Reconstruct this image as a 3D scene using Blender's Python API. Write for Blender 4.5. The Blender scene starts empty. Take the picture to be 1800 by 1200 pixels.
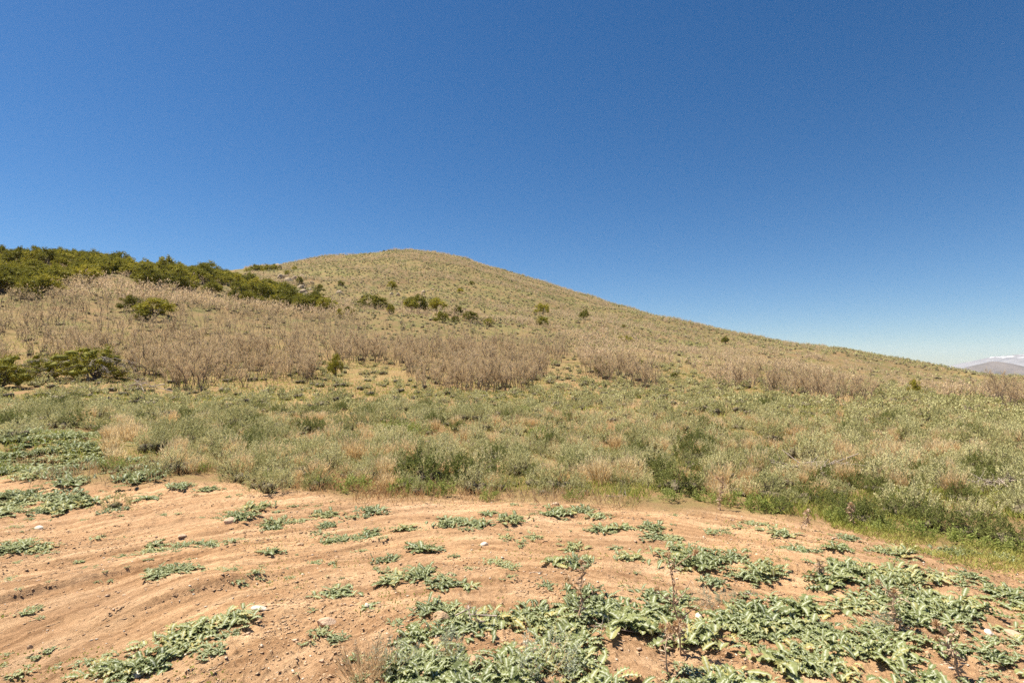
import bpy, math, random
import numpy as np
sc = bpy.context.scene
rad = math.radians
# ------------------------------------------------------------------ camera
F, PITCH, EYE = 1000.0, math.atan(0.050), 1.60         # focal length in photo pixels (of 1800), upward tilt, eye height
cam_d = bpy.data.cameras.new('camera'); cam = bpy.data.objects.new('camera', cam_d)
sc.collection.objects.link(cam); sc.camera = cam
cam_d.sensor_width = 36; cam_d.lens = 36 * F / 1800
cam_d.clip_start = 0.1; cam_d.clip_end = 40000
cam.location = (0, 0, EYE); cam.rotation_euler = (rad(90) + PITCH, 0, 0)
# ------------------------------------------------------------------ sky and sun
SUN_EL = rad(64); SUN_DIR = (-0.95, 0.30)
sun_az = math.atan2(SUN_DIR[0], SUN_DIR[1])
w = bpy.data.worlds.new('World'); sc.world = w; w.use_nodes = True
nt = w.node_tree; bg = nt.nodes['Background']
sky = nt.nodes.new('ShaderNodeTexSky'); sky.sky_type = 'NISHITA'; sky.sun_disc = False
sky.sun_elevation = SUN_EL; sky.sun_rotation = sun_az
sky.air_density = 1.0; sky.dust_density = 1.3; sky.ozone_density = 3.0; sky.altitude = 2000
hsv = nt.nodes.new('ShaderNodeHueSaturation'); hsv.inputs['Saturation'].default_value = 1.30
nt.links.new(sky.outputs[0], hsv.inputs['Color'])
nt.links.new(hsv.outputs[0], bg.inputs['Color']); bg.inputs['Strength'].default_value = 0.056
sd = bpy.data.lights.new('sun', 'SUN'); sun = bpy.data.objects.new('sun', sd); sc.collection.objects.link(sun)
sd.energy = 4.9; sd.angle = rad(0.5); sd.color = (1.0, 0.91, 0.77)
from mathutils import Vector
tosun = Vector((SUN_DIR[0] * math.cos(SUN_EL), SUN_DIR[1] * math.cos(SUN_EL), math.sin(SUN_EL)))
sun.rotation_euler = tosun.to_track_quat('Z', 'Y').to_euler()
vs = sc.view_settings; vs.view_transform = 'Standard'; vs.look = 'None'; vs.gamma = 1; vs.exposure = 1.05
cy = sc.cycles; cy.max_bounces = 6; cy.diffuse_bounces = 3; cy.glossy_bounces = 2; cy.transmission_bounces = 3
cy.volume_bounces = 1; cy.transparent_max_bounces = 6; cy.use_denoising = False; cy.denoiser = 'OPENIMAGEDENOISE'; cy.denoising_input_passes = 'RGB_ALBEDO_NORMAL'; cy.denoising_prefilter = 'ACCURATE'; cy.sample_clamp_indirect = 6
# ------------------------------------------------------------------ maths helpers
rng = np.random.default_rng(7)
LAT = np.random.default_rng(3).random((256, 256))
def vnoise(x, y, seed=0):
    x = x + seed * 17.31; y = y + seed * 9.73
    xi = np.floor(x).astype(int); yi = np.floor(y).astype(int); fx = x - xi; fy = y - yi
    fx = fx * fx * (3 - 2 * fx); fy = fy * fy * (3 - 2 * fy)
    a = LAT[xi & 255, yi & 255]; b = LAT[(xi + 1) & 255, yi & 255]; c = LAT[xi & 255, (yi + 1) & 255]; d = LAT[(xi + 1) & 255, (yi + 1) & 255]
    return (a + (b - a) * fx) * (1 - fy) + (c + (d - c) * fx) * fy - 0.5
def fbm(x, y, oct=4, seed=0):
    s = 0; amp = 1.0
    for k in range(oct):
        s = s + vnoise(x * 2 ** k, y * 2 ** k, seed + k * 3) * amp; amp *= 0.5
    return s
def sstep(a, b, x):
    t = np.clip((x - a) / (b - a), 0, 1); return t * t * (3 - 2 * t)
# ------------------------------------------------------------------ terrain: a height for every (x, y)
cp, sp = math.cos(PITCH), math.sin(PITCH)
def v_of(py):
    yn = (600 - np.asarray(py, float)) / F
    return (sp + cp * yn) / (cp - sp * yn)
U_COL = (np.array([-500, 0, 150, 300, 450, 600, 740, 900, 1100, 1300, 1500, 1800, 2300]) - 900) / F
D_ROW = np.array([6, 7.2, 12, 20, 30, 45, 70, 100, 130, 165, 210, 270, 350, 430])
G = {6:   [917] * 13,
     7.2: [872] * 13,
     12:  [778, 778, 786, 792, 796, 798, 798, 798, 798, 800, 802, 806, 810],
     20:  [738, 738, 742, 744, 745, 746, 746, 747, 748, 750, 754, 760, 764],
     30:  [702, 706, 708, 710, 712, 713, 714, 715, 717, 720, 726, 734, 738],
     45:  [655, 668, 675, 682, 685, 686, 688, 690, 693, 698, 705, 714, 718],
     70:  [560, 572, 590, 604, 614, 622, 630, 636, 648, 660, 672, 692, 698],
     100: [480, 500, 516, 530, 550, 572, 588, 598, 612, 630, 648, 680, 688],
     130: [430, 452, 463, 480, 508, 538, 556, 570, 588, 610, 634, 672, 680],
     165: [425, 450, 462, 481, 490, 515, 532, 549, 572, 596, 622, 668, 680],
     210: [445, 470, 475, 486, 482, 490, 505, 524, 556, 584, 616, 670, 682],
     270: [460, 480, 482, 484, 476, 460, 458, 500, 545, 585, 620, 676, 690],
     350: [470, 490, 488, 482, 468, 440, 419, 476, 542, 590, 632, 680, 690],
     430: [500, 510, 510, 500, 490, 465, 452, 494, 556, 606, 645, 690, 700]}
_T = np.array([v_of(G[d]) for d in D_ROW])
NU, ND = 240, 300
gu = np.linspace(U_COL[0], U_COL[-1], NU); gd = np.linspace(math.log(D_ROW[0]), math.log(D_ROW[-1]), ND)
_a = np.array([np.interp(gu, U_COL, r) for r in _T])
_g = np.array([np.interp(gd, np.log(D_ROW), _a[:, j]) for j in range(NU)]).T
def _smooth(a, sig, ax):
    k = np.exp(-0.5 * (np.arange(-3 * sig, 3 * sig + 1) / sig) ** 2); k /= k.sum()
    p = np.pad(a, [(len(k) // 2,) * 2 if i == ax else (0, 0) for i in range(2)], mode='reflect', reflect_type='odd')
    return np.apply_along_axis(lambda r: np.convolve(r, k, 'valid'), ax, p)
_g = _smooth(_smooth(_g, 6, 1), 5, 0)
TC = (0.0, 2.4)                                        # centre of the turning circle of the tyre tracks
def pix(x, y, z):
    """photo pixel of a world point"""
    zz = z - EYE; d = y * cp + zz * sp; h = -y * sp + zz * cp
    return 900 + F * x / d, 600 - F * h / d
def base_h(x, y):
    az = np.arctan2(x, y); r = np.hypot(x, y)
    aze = np.clip(az, math.atan(U_COL[0]), math.atan(U_COL[-1]))
    u = np.tan(aze); Y = r * np.cos(aze)
    iu = np.clip((u - gu[0]) / (gu[1] - gu[0]), 0, NU - 1.001)
    il = np.clip((np.log(np.maximum(Y, 6.0)) - gd[0]) / (gd[1] - gd[0]), 0, ND - 1.001)
    i0 = iu.astype(int); j0 = il.astype(int); fu = iu - i0; fl = il - j0
    v = (_g[j0, i0] * (1 - fu) + _g[j0, i0 + 1] * fu) * (1 - fl) + (_g[j0 + 1, i0] * (1 - fu) + _g[j0 + 1, i0 + 1] * fu) * fl
    z = np.where(Y < 6.0, 0.0, EYE + v * Y)
    z0 = EYE + v_of(917) * 6.0
    z = z - z0 * (1 - sstep(6, 12, Y)) * (Y >= 6.0)
    far = sstep(430, 900, r)
    z = np.where(r > 420, z * (1 - far) + far * (-45 - 0.006 * np.minimum(r, 9000)), z)
    back = sstep(1.1, 1.9, np.abs(az))
    return z * (1 - back) + back * (-0.03 * np.minimum(r, 900))
def height(x, y):
    x = np.asarray(x, float); y = np.asarray(y, float)
    r = np.hypot(x, y); z = base_h(x, y)
    # hillside relief
    m = sstep(30, 120, r) * (1 - sstep(700, 2000, r))
    z = z + m * (fbm(x / 38, y / 38, 4, 1) * 2.6 - np.abs(fbm(x / 24, y / 40, 3, 2)) * 3.0 * sstep(90, 180, r) + fbm(x / 9, y / 9, 3, 4) * .5) * sstep(20, 150, r) + sstep(9, 30, r) * fbm(x / 5, y / 5, 3, 5) * 0.22
    # low bank of spoil behind the dirt on the left
    z = z + 0.42 * np.exp(-(((x + 9.6) / 3.2) ** 2 + ((y - 10.8) / 1.5) ** 2)) + 0.16 * np.exp(-(((x + 5.8) / 1.6) ** 2 + ((y - 8.3) / 0.8) ** 2))
    # foreground dirt
    n = 1 - sstep(9.0, 13.0, r)
    R = np.hypot(x - TC[0], y - TC[1]); A = np.arctan2(x - TC[0], y - TC[1])
    Rw = R + 0.10 * fbm(A * 2.2, R * 0.7, 3, 9)
    ruts = fbm(Rw * 3.3, A * 1.6, 3, 11) * 0.032
    ln = fbm(Rw * 11, A * 3.0, 2, 13)
    ledge = (np.abs(ln) ** 0.6) * 0.014
    stepn = fbm(Rw * 5.5, A * 1.2, 2, 21); scarp = (sstep(-0.03, 0.03, stepn) + .6 * sstep(.09, .135, stepn) + .6 * sstep(-.15, -.11, stepn)) * 0.017 * sstep(-0.15, 0.1, fbm(x * .9, y * .9, 2, 23))
    tr = sstep(1.6, 2.2, R) * (1 - sstep(4.6, 5.6, R)) * (1 - 0.8 * sstep(0.5, 1.2, A))
    clod = fbm(x * 9, y * 9, 4, 15) * 0.022 + np.maximum(fbm(x * 22, y * 22, 3, 17) - 0.18, 0) * 0.05
    soft = fbm(x * 0.8, y * 0.8, 3, 19) * 0.10
    clod = clod + np.maximum(fbm(x * 42, y * 42, 2, 18) - .1, 0) * .018
    z = z + n * (tr * (ruts + ledge + scarp) + clod * (0.6 + 0.4 * (1 - tr)) + soft)
    return z
def ground_at(px, py, dmax=420):
    """where the line of sight through a photo pixel meets the ground"""
    dx = (px - 900) / F; dy = (600 - py) / F
    d = np.array([dx, cp - sp * dy, sp + cp * dy])
    t = np.geomspace(2.0, dmax, 1400)
    P = d[None] * t[:, None]; h = base_h(P[:, 0], P[:, 1]) - EYE
    below = np.nonzero(P[:, 2] < h)[0]
    k = below[0] if len(below) else int(np.argmin(P[5:, 2] - h[5:])) + 5
    return P[k, 0], P[k, 1]
def inpoly(px, py, poly):
    px = np.asarray(px); py = np.asarray(py); c = np.zeros(px.shape, bool); n = len(poly); j = n - 1
    for i in range(n):
        xi, yi = poly[i]; xj, yj = poly[j]
        c ^= ((yi > py) != (yj > py)) & (px < (xj - xi) * (py - yi) / ((yj - yi) + 1e-9) + xi); j = i
    return c
# zones are areas of real ground, outlined where the photograph shows them
EDGE = [(-600, 838), (0, 842), (60, 850), (150, 852), (280, 850), (400, 850), (470, 858), (540, 868), (620, 884), (700, 882), (800, 878), (900, 880), (980, 886),
        (1050, 892), (1150, 900), (1250, 905), (1330, 912), (1400, 916), (1470, 926), (1530, 940), (1600, 955), (1640, 962), (1720, 974), (1800, 980), (2400, 1010)]
def edge_py(px):
    return np.interp(px, [e[0] for e in EDGE], [e[1] for e in EDGE])
OAK = [[(-300, 560), (0, 545), (60, 526), (200, 524), (330, 548), (450, 556), (590, 562), (650, 575), (600, 600), (560, 625), (552, 655), (545, 682), (440, 690), (330, 690), (235, 684), (150, 655), (60, 645), (-300, 660)],
       [(560, 612), (650, 600), (850, 598), (960, 602), (1000, 622), (965, 650), (955, 684), (885, 693), (800, 692), (735, 687), (700, 655), (640, 648), (570, 640)],
       [(1230, 655), (1270, 650), (1330, 668), (1325, 690), (1270, 688)], [(1345, 672), (1420, 676), (1470, 690), (1530, 700), (1528, 713), (1460, 712), (1410, 702), (1350, 697)],
       [(1085, 655), (1110, 648), (1155, 660), (1150, 684), (1120, 684)], [(1030, 650), (1075, 652), (1075, 676), (1040, 674)],
       [(990, 612), (1080, 600), (1200, 612), (1330, 640), (1330, 652), (1240, 648), (1150, 640), (1060, 640), (1000, 632)],
       [(1200, 590), (1350, 612), (1500, 628), (1620, 648), (1700, 668), (1640, 688), (1520, 672), (1400, 655), (1290, 632)],
       [(1640, 680), (1720, 690), (1710, 706), (1650, 700)], [(1745, 700), (1850, 705), (1950, 725), (1900, 738), (1800, 728), (1750, 718)],
       [(1690, 655), (1800, 668), (1950, 680), (1950, 700), (1780, 690), (1700, 672)]]
GREENPATCH = [[(640, 555), (800, 558), (900, 570), (1000, 590), (930, 598), (800, 585), (700, 578), (640, 570)], [(760, 488), (900, 520), (1000, 545), (940, 548), (820, 520), (760, 500)]]
BARE = [[(480, 690), (560, 680), (640, 690), (660, 715), (600, 725), (520, 712)], [(215, 690), (330, 693), (450, 698), (400, 708), (260, 706)], [(60, 755), (110, 758), (105, 770), (60, 768)], [(150, 840), (260, 838), (400, 845), (400, 862), (150, 862)]]
# ------------------------------------------------------------------ mesh helpers
def link(o): sc.collection.objects.link(o); return o
def mesh_from(name, V, T, mats, tint=None, midx=None, aux=None, smooth=False):
    me = bpy.data.meshes.new(name); nv, nf, k = len(V), len(T), T.shape[1]
    me.vertices.add(nv); me.vertices.foreach_set('co', np.ascontiguousarray(V, dtype=np.float32).ravel())
    me.loops.add(nf * k); me.loops.foreach_set('vertex_index', np.ascontiguousarray(T, dtype=np.int32).ravel())
    me.polygons.add(nf); me.polygons.foreach_set('loop_start', np.arange(0, nf * k, k, dtype=np.int32))
    if midx is not None: me.polygons.foreach_set('material_index', np.ascontiguousarray(midx, dtype=np.int32))
    me.update(calc_edges=True)
    if smooth: me.polygons.foreach_set('use_smooth', np.ones(nf, bool))
    for m in mats: me.materials.append(m)
    for nm, arr in (('tint', tint), ('aux', aux)):
        if arr is not None:
            a = me.attributes.new(nm, 'FLOAT', 'POINT'); a.data.foreach_set('value', np.ascontiguousarray(arr, dtype=np.float32))
    return me
class Geo:
    """triangles gathered with a tint and an aux value per vertex and a material index per face"""
    def __init__(s): s.V = []; s.T = []; s.t = []; s.a = []; s.m = []; s.n = 0
    def add(s, V, T, tint, aux=0.0, m=0):
        V = np.asarray(V, float).reshape(-1, 3); T = np.asarray(T, int).reshape(-1, 3)
        s.V.append(V); s.T.append(T + s.n); s.n += len(V)
        s.t.append(np.broadcast_to(tint, (len(V),)).astype(float)); s.a.append(np.broadcast_to(aux, (len(V),)).astype(float)); s.m.append(np.full(len(T), m))
    def done(s):
        return np.concatenate(s.V), np.concatenate(s.T), np.concatenate(s.t), np.concatenate(s.a), np.concatenate(s.m)
def blades(g, P, D, L, W, rs, tint, aux=0.0, m=0, droop=0.0, face=None):
    """one pointed blade (two triangles) from each point P along D"""
    n = len(P)
    D = D / (np.linalg.norm(D, axis=1, keepdims=True) + 1e-9)
    r = rs.normal(size=(n, 3)) if face is None else face + rs.normal(size=(n, 3)) * .45
    S = np.cross(D, r); S /= np.linalg.norm(S, axis=1, keepdims=True) + 1e-9
    L = np.broadcast_to(L, (n,))[:, None]; W = np.broadcast_to(W, (n,))[:, None]
    mid = P + D * L * 0.5; tip = P + D * L; tip[:, 2] -= (L[:, 0] * droop)
    V = np.stack([P, mid + S * W * .5, tip, mid - S * W * .5], 1).reshape(-1, 3)
    i = np.arange(n)[:, None] * 4
    T = np.concatenate([i + [0, 1, 2], i + [0, 2, 3]], 1).reshape(-1, 3)
    g.add(V, T, np.repeat(np.broadcast_to(tint, (n,)), 4), np.repeat(np.broadcast_to(aux, (n,)), 4), m)
def _ico(sub):
    import bmesh
    bm = bmesh.new(); bmesh.ops.create_icosphere(bm, subdivisions=sub, radius=1)
    V = np.array([v.co[:] for v in bm.verts]); T = np.array([[v.index for v in f.verts] for f in bm.faces]); bm.free(); return V, T
ICO = {1: _ico(1), 2: _ico(2), 3: _ico(3)}
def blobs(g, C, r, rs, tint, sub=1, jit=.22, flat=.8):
    """lumpy inner masses that the outer leaves stand on; in shrubs their dark colour imitates shade"""
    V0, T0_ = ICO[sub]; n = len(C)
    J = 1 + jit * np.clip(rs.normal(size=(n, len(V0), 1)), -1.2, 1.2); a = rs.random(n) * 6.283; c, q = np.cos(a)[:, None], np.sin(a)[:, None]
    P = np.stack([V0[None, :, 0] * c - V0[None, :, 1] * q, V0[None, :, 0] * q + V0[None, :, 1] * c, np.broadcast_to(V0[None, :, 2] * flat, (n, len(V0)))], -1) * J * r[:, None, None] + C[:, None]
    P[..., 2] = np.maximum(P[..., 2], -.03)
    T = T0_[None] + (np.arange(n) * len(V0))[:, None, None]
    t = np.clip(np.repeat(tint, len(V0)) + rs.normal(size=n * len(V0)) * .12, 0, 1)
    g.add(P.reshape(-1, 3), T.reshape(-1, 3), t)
def tube(g, pts, r0, r1, tint, m=0, k=3, aux=0.0):
    pts = np.asarray(pts, float); n = len(pts)
    d = np.gradient(pts, axis=0); d /= np.linalg.norm(d, axis=1, keepdims=True) + 1e-9
    a = np.cross(d, [0.3, 0.9, 0.1]); a /= np.linalg.norm(a, axis=1, keepdims=True) + 1e-9; b = np.cross(d, a)
    rr = np.linspace(r0, r1, n); ang = np.arange(k) * 2 * math.pi / k
    V = (pts[:, None] + rr[:, None, None] * (a[:, None] * np.cos(ang)[None, :, None] + b[:, None] * np.sin(ang)[None, :, None])).reshape(-1, 3)
    T = []
    for i in range(n - 1):
        for j in range(k):
            p, q = i * k + j, i * k + (j + 1) % k
            T += [(p, q, q + k), (p, q + k, p + k)]
    g.add(V, T, tint, aux, m)
def unit(rs, n):
    v = rs.normal(size=(n, 3)); return v / np.linalg.norm(v, axis=1, keepdims=True)
# ------------------------------------------------------------------ plants
def leafy(seed, w, h, nsp, nleaf, ll, lw, up=0.7, shoot=.20, stems=14, stem_r=0.010, core=.42, sub=1, wild=.5):
    """shrub of upright leafy shoots over an uneven dome, on crooked stems; returns (foliage, stems with a dark shade core)"""
    rs = np.random.default_rng(seed); g = Geo(); s = Geo()
    th = rs.random(nsp) * 2 * math.pi; el = np.arcsin(np.clip(rs.random(nsp) * 1.08 - .06, -.05, .99)); q = 0.60 + 0.30 * rs.random(nsp) ** .5
    k1, k2, k3 = rs.random(3) * 6.28
    lump = 1 + 0.20 * np.sin(th * 2 + k1) + 0.16 * np.sin(th * 3 + k2) + .14 * np.sin(el * 5 + th * 4 + k3)
    C = np.stack([np.cos(th) * np.cos(el) * w / 2 * q * lump, np.sin(th) * np.cos(el) * w / 2 * q * lump, .08 * h + np.sin(el) * h * .72 * q * lump], 1)
    ax = C / np.array([w, w, h]); ax[:, 2] += .25 + up * .5; ax += rs.normal(size=(nsp, 3)) * .22; ax /= np.linalg.norm(ax, axis=1, keepdims=True)
    SL = shoot * h * (.55 + .8 * rs.random(nsp) ** (1 / wild)) * (1 + .4 * (rs.random(nsp) > .9)); ct = rs.random(nsp) * .6 + .4 * (.5 + .5 * np.sin(th * 2 + k2) * np.cos(el * 3))
    ci = rs.integers(0, nsp, nleaf); f = rs.random(nleaf)
    P = C[ci] + ax[ci] * (SL[ci] * (f * 1.6 - .6))[:, None] + rs.normal(size=(nleaf, 3)) * (.22 * SL[ci])[:, None] * (1.1 - f)[:, None]
    P[:, 2] = np.maximum(P[:, 2], 0.005)
    D = ax[ci] * .8 + rs.normal(size=(nleaf, 3)) * .45
    fc = C[ci] / w * 1.6 + rs.normal(size=(nleaf, 3)) * .4 + np.array([0, 0, .7])
    blades(g, P, D, ll * (0.6 + .8 * rs.random(nleaf)), lw * (0.6 + .8 * rs.random(nleaf)), rs, np.clip(ct[ci] * .75 + rs.random(nleaf) * .25, 0, 1), face=fc)
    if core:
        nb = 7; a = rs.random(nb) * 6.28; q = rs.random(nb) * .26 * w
        blobs(s, np.stack([np.cos(a) * q, np.sin(a) * q, h * (.10 + .10 * rs.random(nb))], 1), h * core * (.40 + .25 * rs.random(nb)), rs, rs.random(nb) * .5, sub, .2)  # dead inner twigs as dark lumps, their colour standing in for shade in the gaps
    for i in rs.permutation(nsp)[:stems]:
        b = np.array([rs.normal() * .05 * w, rs.normal() * .05 * w, -0.03]); e = C[i] + ax[i] * SL[i] * .8
        mid = (b + e) / 2 + rs.normal(size=3) * .06 * w; mid[2] *= .8
        tube(s, [b, mid, e], stem_r, stem_r * .35, rs.random())
    return g, s
def plume(seed, w, h, n, lw, lean=0.35, curve=.1):
    """tuft of dry upright stems with feathery ends"""
    rs = np.random.default_rng(seed); g = Geo()
    a = rs.random(n) * 2 * math.pi; q = rs.random(n) ** .6
    P = np.stack([np.cos(a) * q * w * .18, np.sin(a) * q * w * .18, np.zeros(n) - .02], 1)
    D = np.stack([np.cos(a) * q * lean, np.sin(a) * q * lean, np.ones(n)], 1) + rs.normal(size=(n, 3)) * .12
    L = h * (0.55 + .5 * rs.random(n))
    tn = rs.random(n)
    blades(g, P, D, L, lw, rs, tn, 0.0, 0, curve)
    Dn = D / np.linalg.norm(D, axis=1, keepdims=True)
    for k in range(3):
        f = (.45 + .5 * rs.random(n))[:, None]
        Q = P + Dn * L[:, None] * f
        blades(g, Q, Dn + rs.normal(size=(n, 3)) * .35, L * .22, lw * 1.2, rs, np.clip(tn + .15, 0, 1))
    return g, None
def oak(seed, h, nst, nbr, ntw, tw_w, spread=0.5, k=3, bud=0.05, thick=.035):
    """leafless scrub-oak clump: upright crooked stems, branches, fine twigs with swelling buds"""
    rs = np.random.default_rng(seed); g = Geo(); t = Geo()
    for s_ in range(nst):
        a = rs.random() * 6.28; q = rs.random() ** .5 * spread
        b = np.array([math.cos(a) * q, math.sin(a) * q, -0.1]); hh = h * (0.65 + .4 * rs.random())
        lean = np.array([math.cos(a) * .22, math.sin(a) * .22, 1]) + rs.normal(size=3) * .10
        n = 5; pts = [b]
        for i in range(1, n): pts.append(b + lean * hh * i / (n - 1) + np.append(rs.normal(size=2) * .045 * h, 0))
        pts = np.array(pts); tt = rs.random(); r0 = thick * (.6 + .6 * rs.random())
        tube(t, pts, r0, r0 * .25, tt, 0, k)
        for j in range(nbr):
            f = .28 + .7 * rs.random(); i = min(int(f * (n - 1)), n - 2); fr = f * (n - 1) - i
            p = pts[i] * (1 - fr) + pts[i + 1] * fr
            az = rs.random() * 6.28; d = np.array([math.cos(az) * .55, math.sin(az) * .55, .9 + .4 * rs.random()]); d /= np.linalg.norm(d)
            Lb = h * .30 * (1.15 - f * .6) * (0.6 + .7 * rs.random())
            e = p + d * Lb; m_ = (p + e) / 2 + rs.normal(size=3) * .03 * h
            if k > 2: tube(t, [p, m_, e], r0 * .42, r0 * .12, tt, 0, 3)
            else: blades(g, p[None], d[None], Lb, tw_w * 1.6, rs, tt)
            fq = rs.random(ntw); Q = p + (e - p) * (.25 + .75 * fq)[:, None]
            Dq = d[None] * .6 + rs.normal(size=(ntw, 3)) * .55 + np.array([0, 0, .45])
            Lq = h * .085 * (.6 + .8 * rs.random(ntw))
            blades(g, Q, Dq, Lq, tw_w, rs, np.clip(tt * .5 + rs.random(ntw) * .5, 0, 1))
            nb = max(1, (ntw * 2) // 3)
            tip = Q + Dq / np.linalg.norm(Dq, axis=1, keepdims=True) * Lq[:, None]
            blades(g, tip[:nb], unit(rs, nb), bud, bud * .8, rs, rs.random(nb), 1.0)
    return g, t
def evergreen(seed, w, h, nclump, nleaf, ll, lw, flat=.7, trunk=4, dead=0):
    rs = np.random.default_rng(seed); g = Geo(); t = Geo()
    th = rs.random(nclump) * 6.283; el = np.arcsin(np.clip(rs.random(nclump) * 1.1 - .12, -.1, .98)); q = .55 + .45 * rs.random(nclump) ** .6
    lump = 1 + .25 * np.sin(th * 2 + rs.random() * 6) + .18 * np.sin(th * 5 + rs.random() * 6)
    C = np.stack([np.cos(th) * np.cos(el) * w / 2 * q * lump, np.sin(th) * np.cos(el) * w / 2 * q * lump, h * .22 + np.sin(el) * h * .68 * q * (.8 + .35 * rs.random(nclump))], 1)
    C[:, 2] = np.maximum(C[:, 2], .12 * h)
    cr = w * .13 * (.6 + .9 * rs.random(nclump)); ct = rs.random(nclump); ci = rs.integers(0, nclump, nleaf)
    d = unit(rs, nleaf); P = C[ci] + d * (cr[ci] * (.3 + .7 * rs.random(nleaf) ** .5))[:, None] * np.array([1, 1, flat])
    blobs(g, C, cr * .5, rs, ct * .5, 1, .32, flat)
    D = d + C[ci] / w * .8 + np.array([0, 0, .8]) + rs.normal(size=(nleaf, 3)) * .3
    blades(g, P, D, ll * (.6 + .8 * rs.random(nleaf)), lw * (.6 + .8 * rs.random(nleaf)), rs, np.clip(ct[ci] * .5 + .5 * rs.random(nleaf), 0, 1), face=d * .6 + C[ci] / w + np.array([0, 0, .9]))
    for i in range(trunk):
        b = np.array([rs.normal() * .06 * w, rs.normal() * .06 * w, -.15]); e = C[rs.integers(0, nclump)] * np.array([.6, .6, .9])
        m_ = (b + e) / 2 + rs.normal(size=3) * .05 * w
        tube(t, [b, b * .5 + m_ * .5 + rs.normal(size=3) * .02 * w, m_, e], .045 * h, .012 * h, rs.random(), 0, 5)
    for i in rs.permutation(nclump)[:max(6, nclump // 3)]:
        b = np.array([0, 0, .25 * h]) + rs.normal(size=3) * .04 * w; m_ = (b + C[i]) / 2 + rs.normal(size=3) * .04 * w
        tube(t, [b, m_, C[i]], .014 * h, .004 * h, rs.random(), 0, 3)
    for i in range(dead):
        az = rs.random() * 6.28; L = w * (.45 + .3 * rs.random()); z0 = h * (.15 + .45 * rs.random())
        e = np.array([math.cos(az) * L, math.sin(az) * L, z0 + h * (rs.random() * .3 - .22)]); b = np.array([0, 0, z0]); m_ = (b + e) / 2 + np.array([0, 0, .1 * h])
        tube(t, [b, m_, e], .03, .008, .9, 0, 4)
        nn = 60; f = rs.random(nn)[:, None]; Q = m_ + (e - m_) * f
        blades(t, Q, (e - m_)[None] * .5 + rs.normal(size=(nn, 3)) * .5 - np.array([0, 0, .5]), .35, .018, rs, .9)
    return g, t
def thistle_leaf(rs, L, W, rise, nseg=15, lobes=6, tint=.5):
    """one spiny lobed leaf along +X: midrib, folded blade, deep wavy teeth"""
    t = np.linspace(0, 1, nseg * 2 + 1); n = len(t)
    prof = np.sin(math.pi * np.clip(t * .92 + .05, 0, 1)) ** .65
    tooth = np.abs(((t * lobes * 2 + .25) % 2) - 1)
    bend = rs.normal() * .25; curl = .5 + .5 * rs.random()
    x = L * t; y0 = bend * L * t ** 2 * .5; z0 = rise * L * (t * 1.15 - curl * t ** 2.2)
    ph = rs.random() * 6.28; V = []; A = []
    fold = .20 + .25 * rs.random()
    for sgn in (1, -1):
        wv = np.sin(t * lobes * 2 * math.pi + ph * sgn)
        wid = W * prof * (.32 + .75 * tooth) * (1 + .12 * rs.normal(size=n))
        inner = np.stack([x, y0 + sgn * wid * .45, z0 + wid * fold * .6 + wv * W * .07], 1)
        outer = np.stack([x + tooth * W * .25, y0 + sgn * wid, z0 + wid * fold + wv * W * .28 + rs.normal(size=n) * W * .05], 1)
        V += [inner, outer]; A += [np.full(n, .04), np.full(n, .0) + tooth * .09]
    mid = np.stack([x, y0, z0], 1)
    V = np.concatenate([mid] + V); A = np.concatenate([np.full(n, 1.0)] + A); T = []
    def strip(a, b, flip):
        for i in range(n - 1):
            p, q, r_, s_ = a * n + i, a * n + i + 1, b * n + i, b * n + i + 1
            T.extend([(p, r_, q), (q, r_, s_)] if flip else [(p, q, r_), (q, s_, r_)])
    strip(0, 1, 0); strip(1, 2, 0); strip(0, 3, 1); strip(3, 4, 1)
    return V, np.array(T), A
def thistle(seed, w, nleaf, nseg=9, up=.5, lf=.25, wide=.22, dry=.12, spread=.21):
    rs = np.random.default_rng(seed); g = Geo()
    for i in range(nleaf):
        f = i / max(1, nleaf - 1)
        L = w * lf * (1.1 - .45 * f) * (.7 + .6 * rs.random()); rise = up * (.12 + 1.0 * f ** 1.5) * (.7 + .6 * rs.random())
        V, T, A = thistle_leaf(rs, L, L * wide * (.8 + .5 * rs.random()), rise, nseg, int(rs.integers(4, 7)))
        a = i * 2.4 + rs.normal() * .3; c, s_ = math.cos(a), math.sin(a)
        V = np.stack([V[:, 0] * c - V[:, 1] * s_, V[:, 0] * s_ + V[:, 1] * c, V[:, 2] + .01 + .02 * f], 1)
        off = rs.normal(size=2) * spread * w; V[:, 0] += off[0]; V[:, 1] += off[1]
        tn = rs.random() * .8; 
        if rs.random() < dry: tn = .97
        g.add(V, T, tn, A)
    return g, None
def rock(seed, sx, sy, sz, sub=3, rough=.3):
    import bmesh
    rs = np.random.default_rng(seed); bm = bmesh.new(); bmesh.ops.create_icosphere(bm, subdivisions=sub, radius=1)
    pl = [(unit(rs, 1)[0], .62 + .3 * rs.random()) for _ in range(9)]
    for v in bm.verts:
        c = np.array(v.co)
        for n_, d_ in pl:
            k = c @ n_
            if k > d_: c = c - n_ * (k - d_) * .92
        c = c * (1 + rough * .25 * float(fbm(np.array(c[0] * 2.3 + seed), np.array(c[1] * 2.3 + c[2] * 1.7), 3, seed % 13)))
        v.co = c * np.array([sx, sy, sz])
    me = bpy.data.meshes.new('rock'); bm.to_mesh(me); bm.free(); return me
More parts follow.
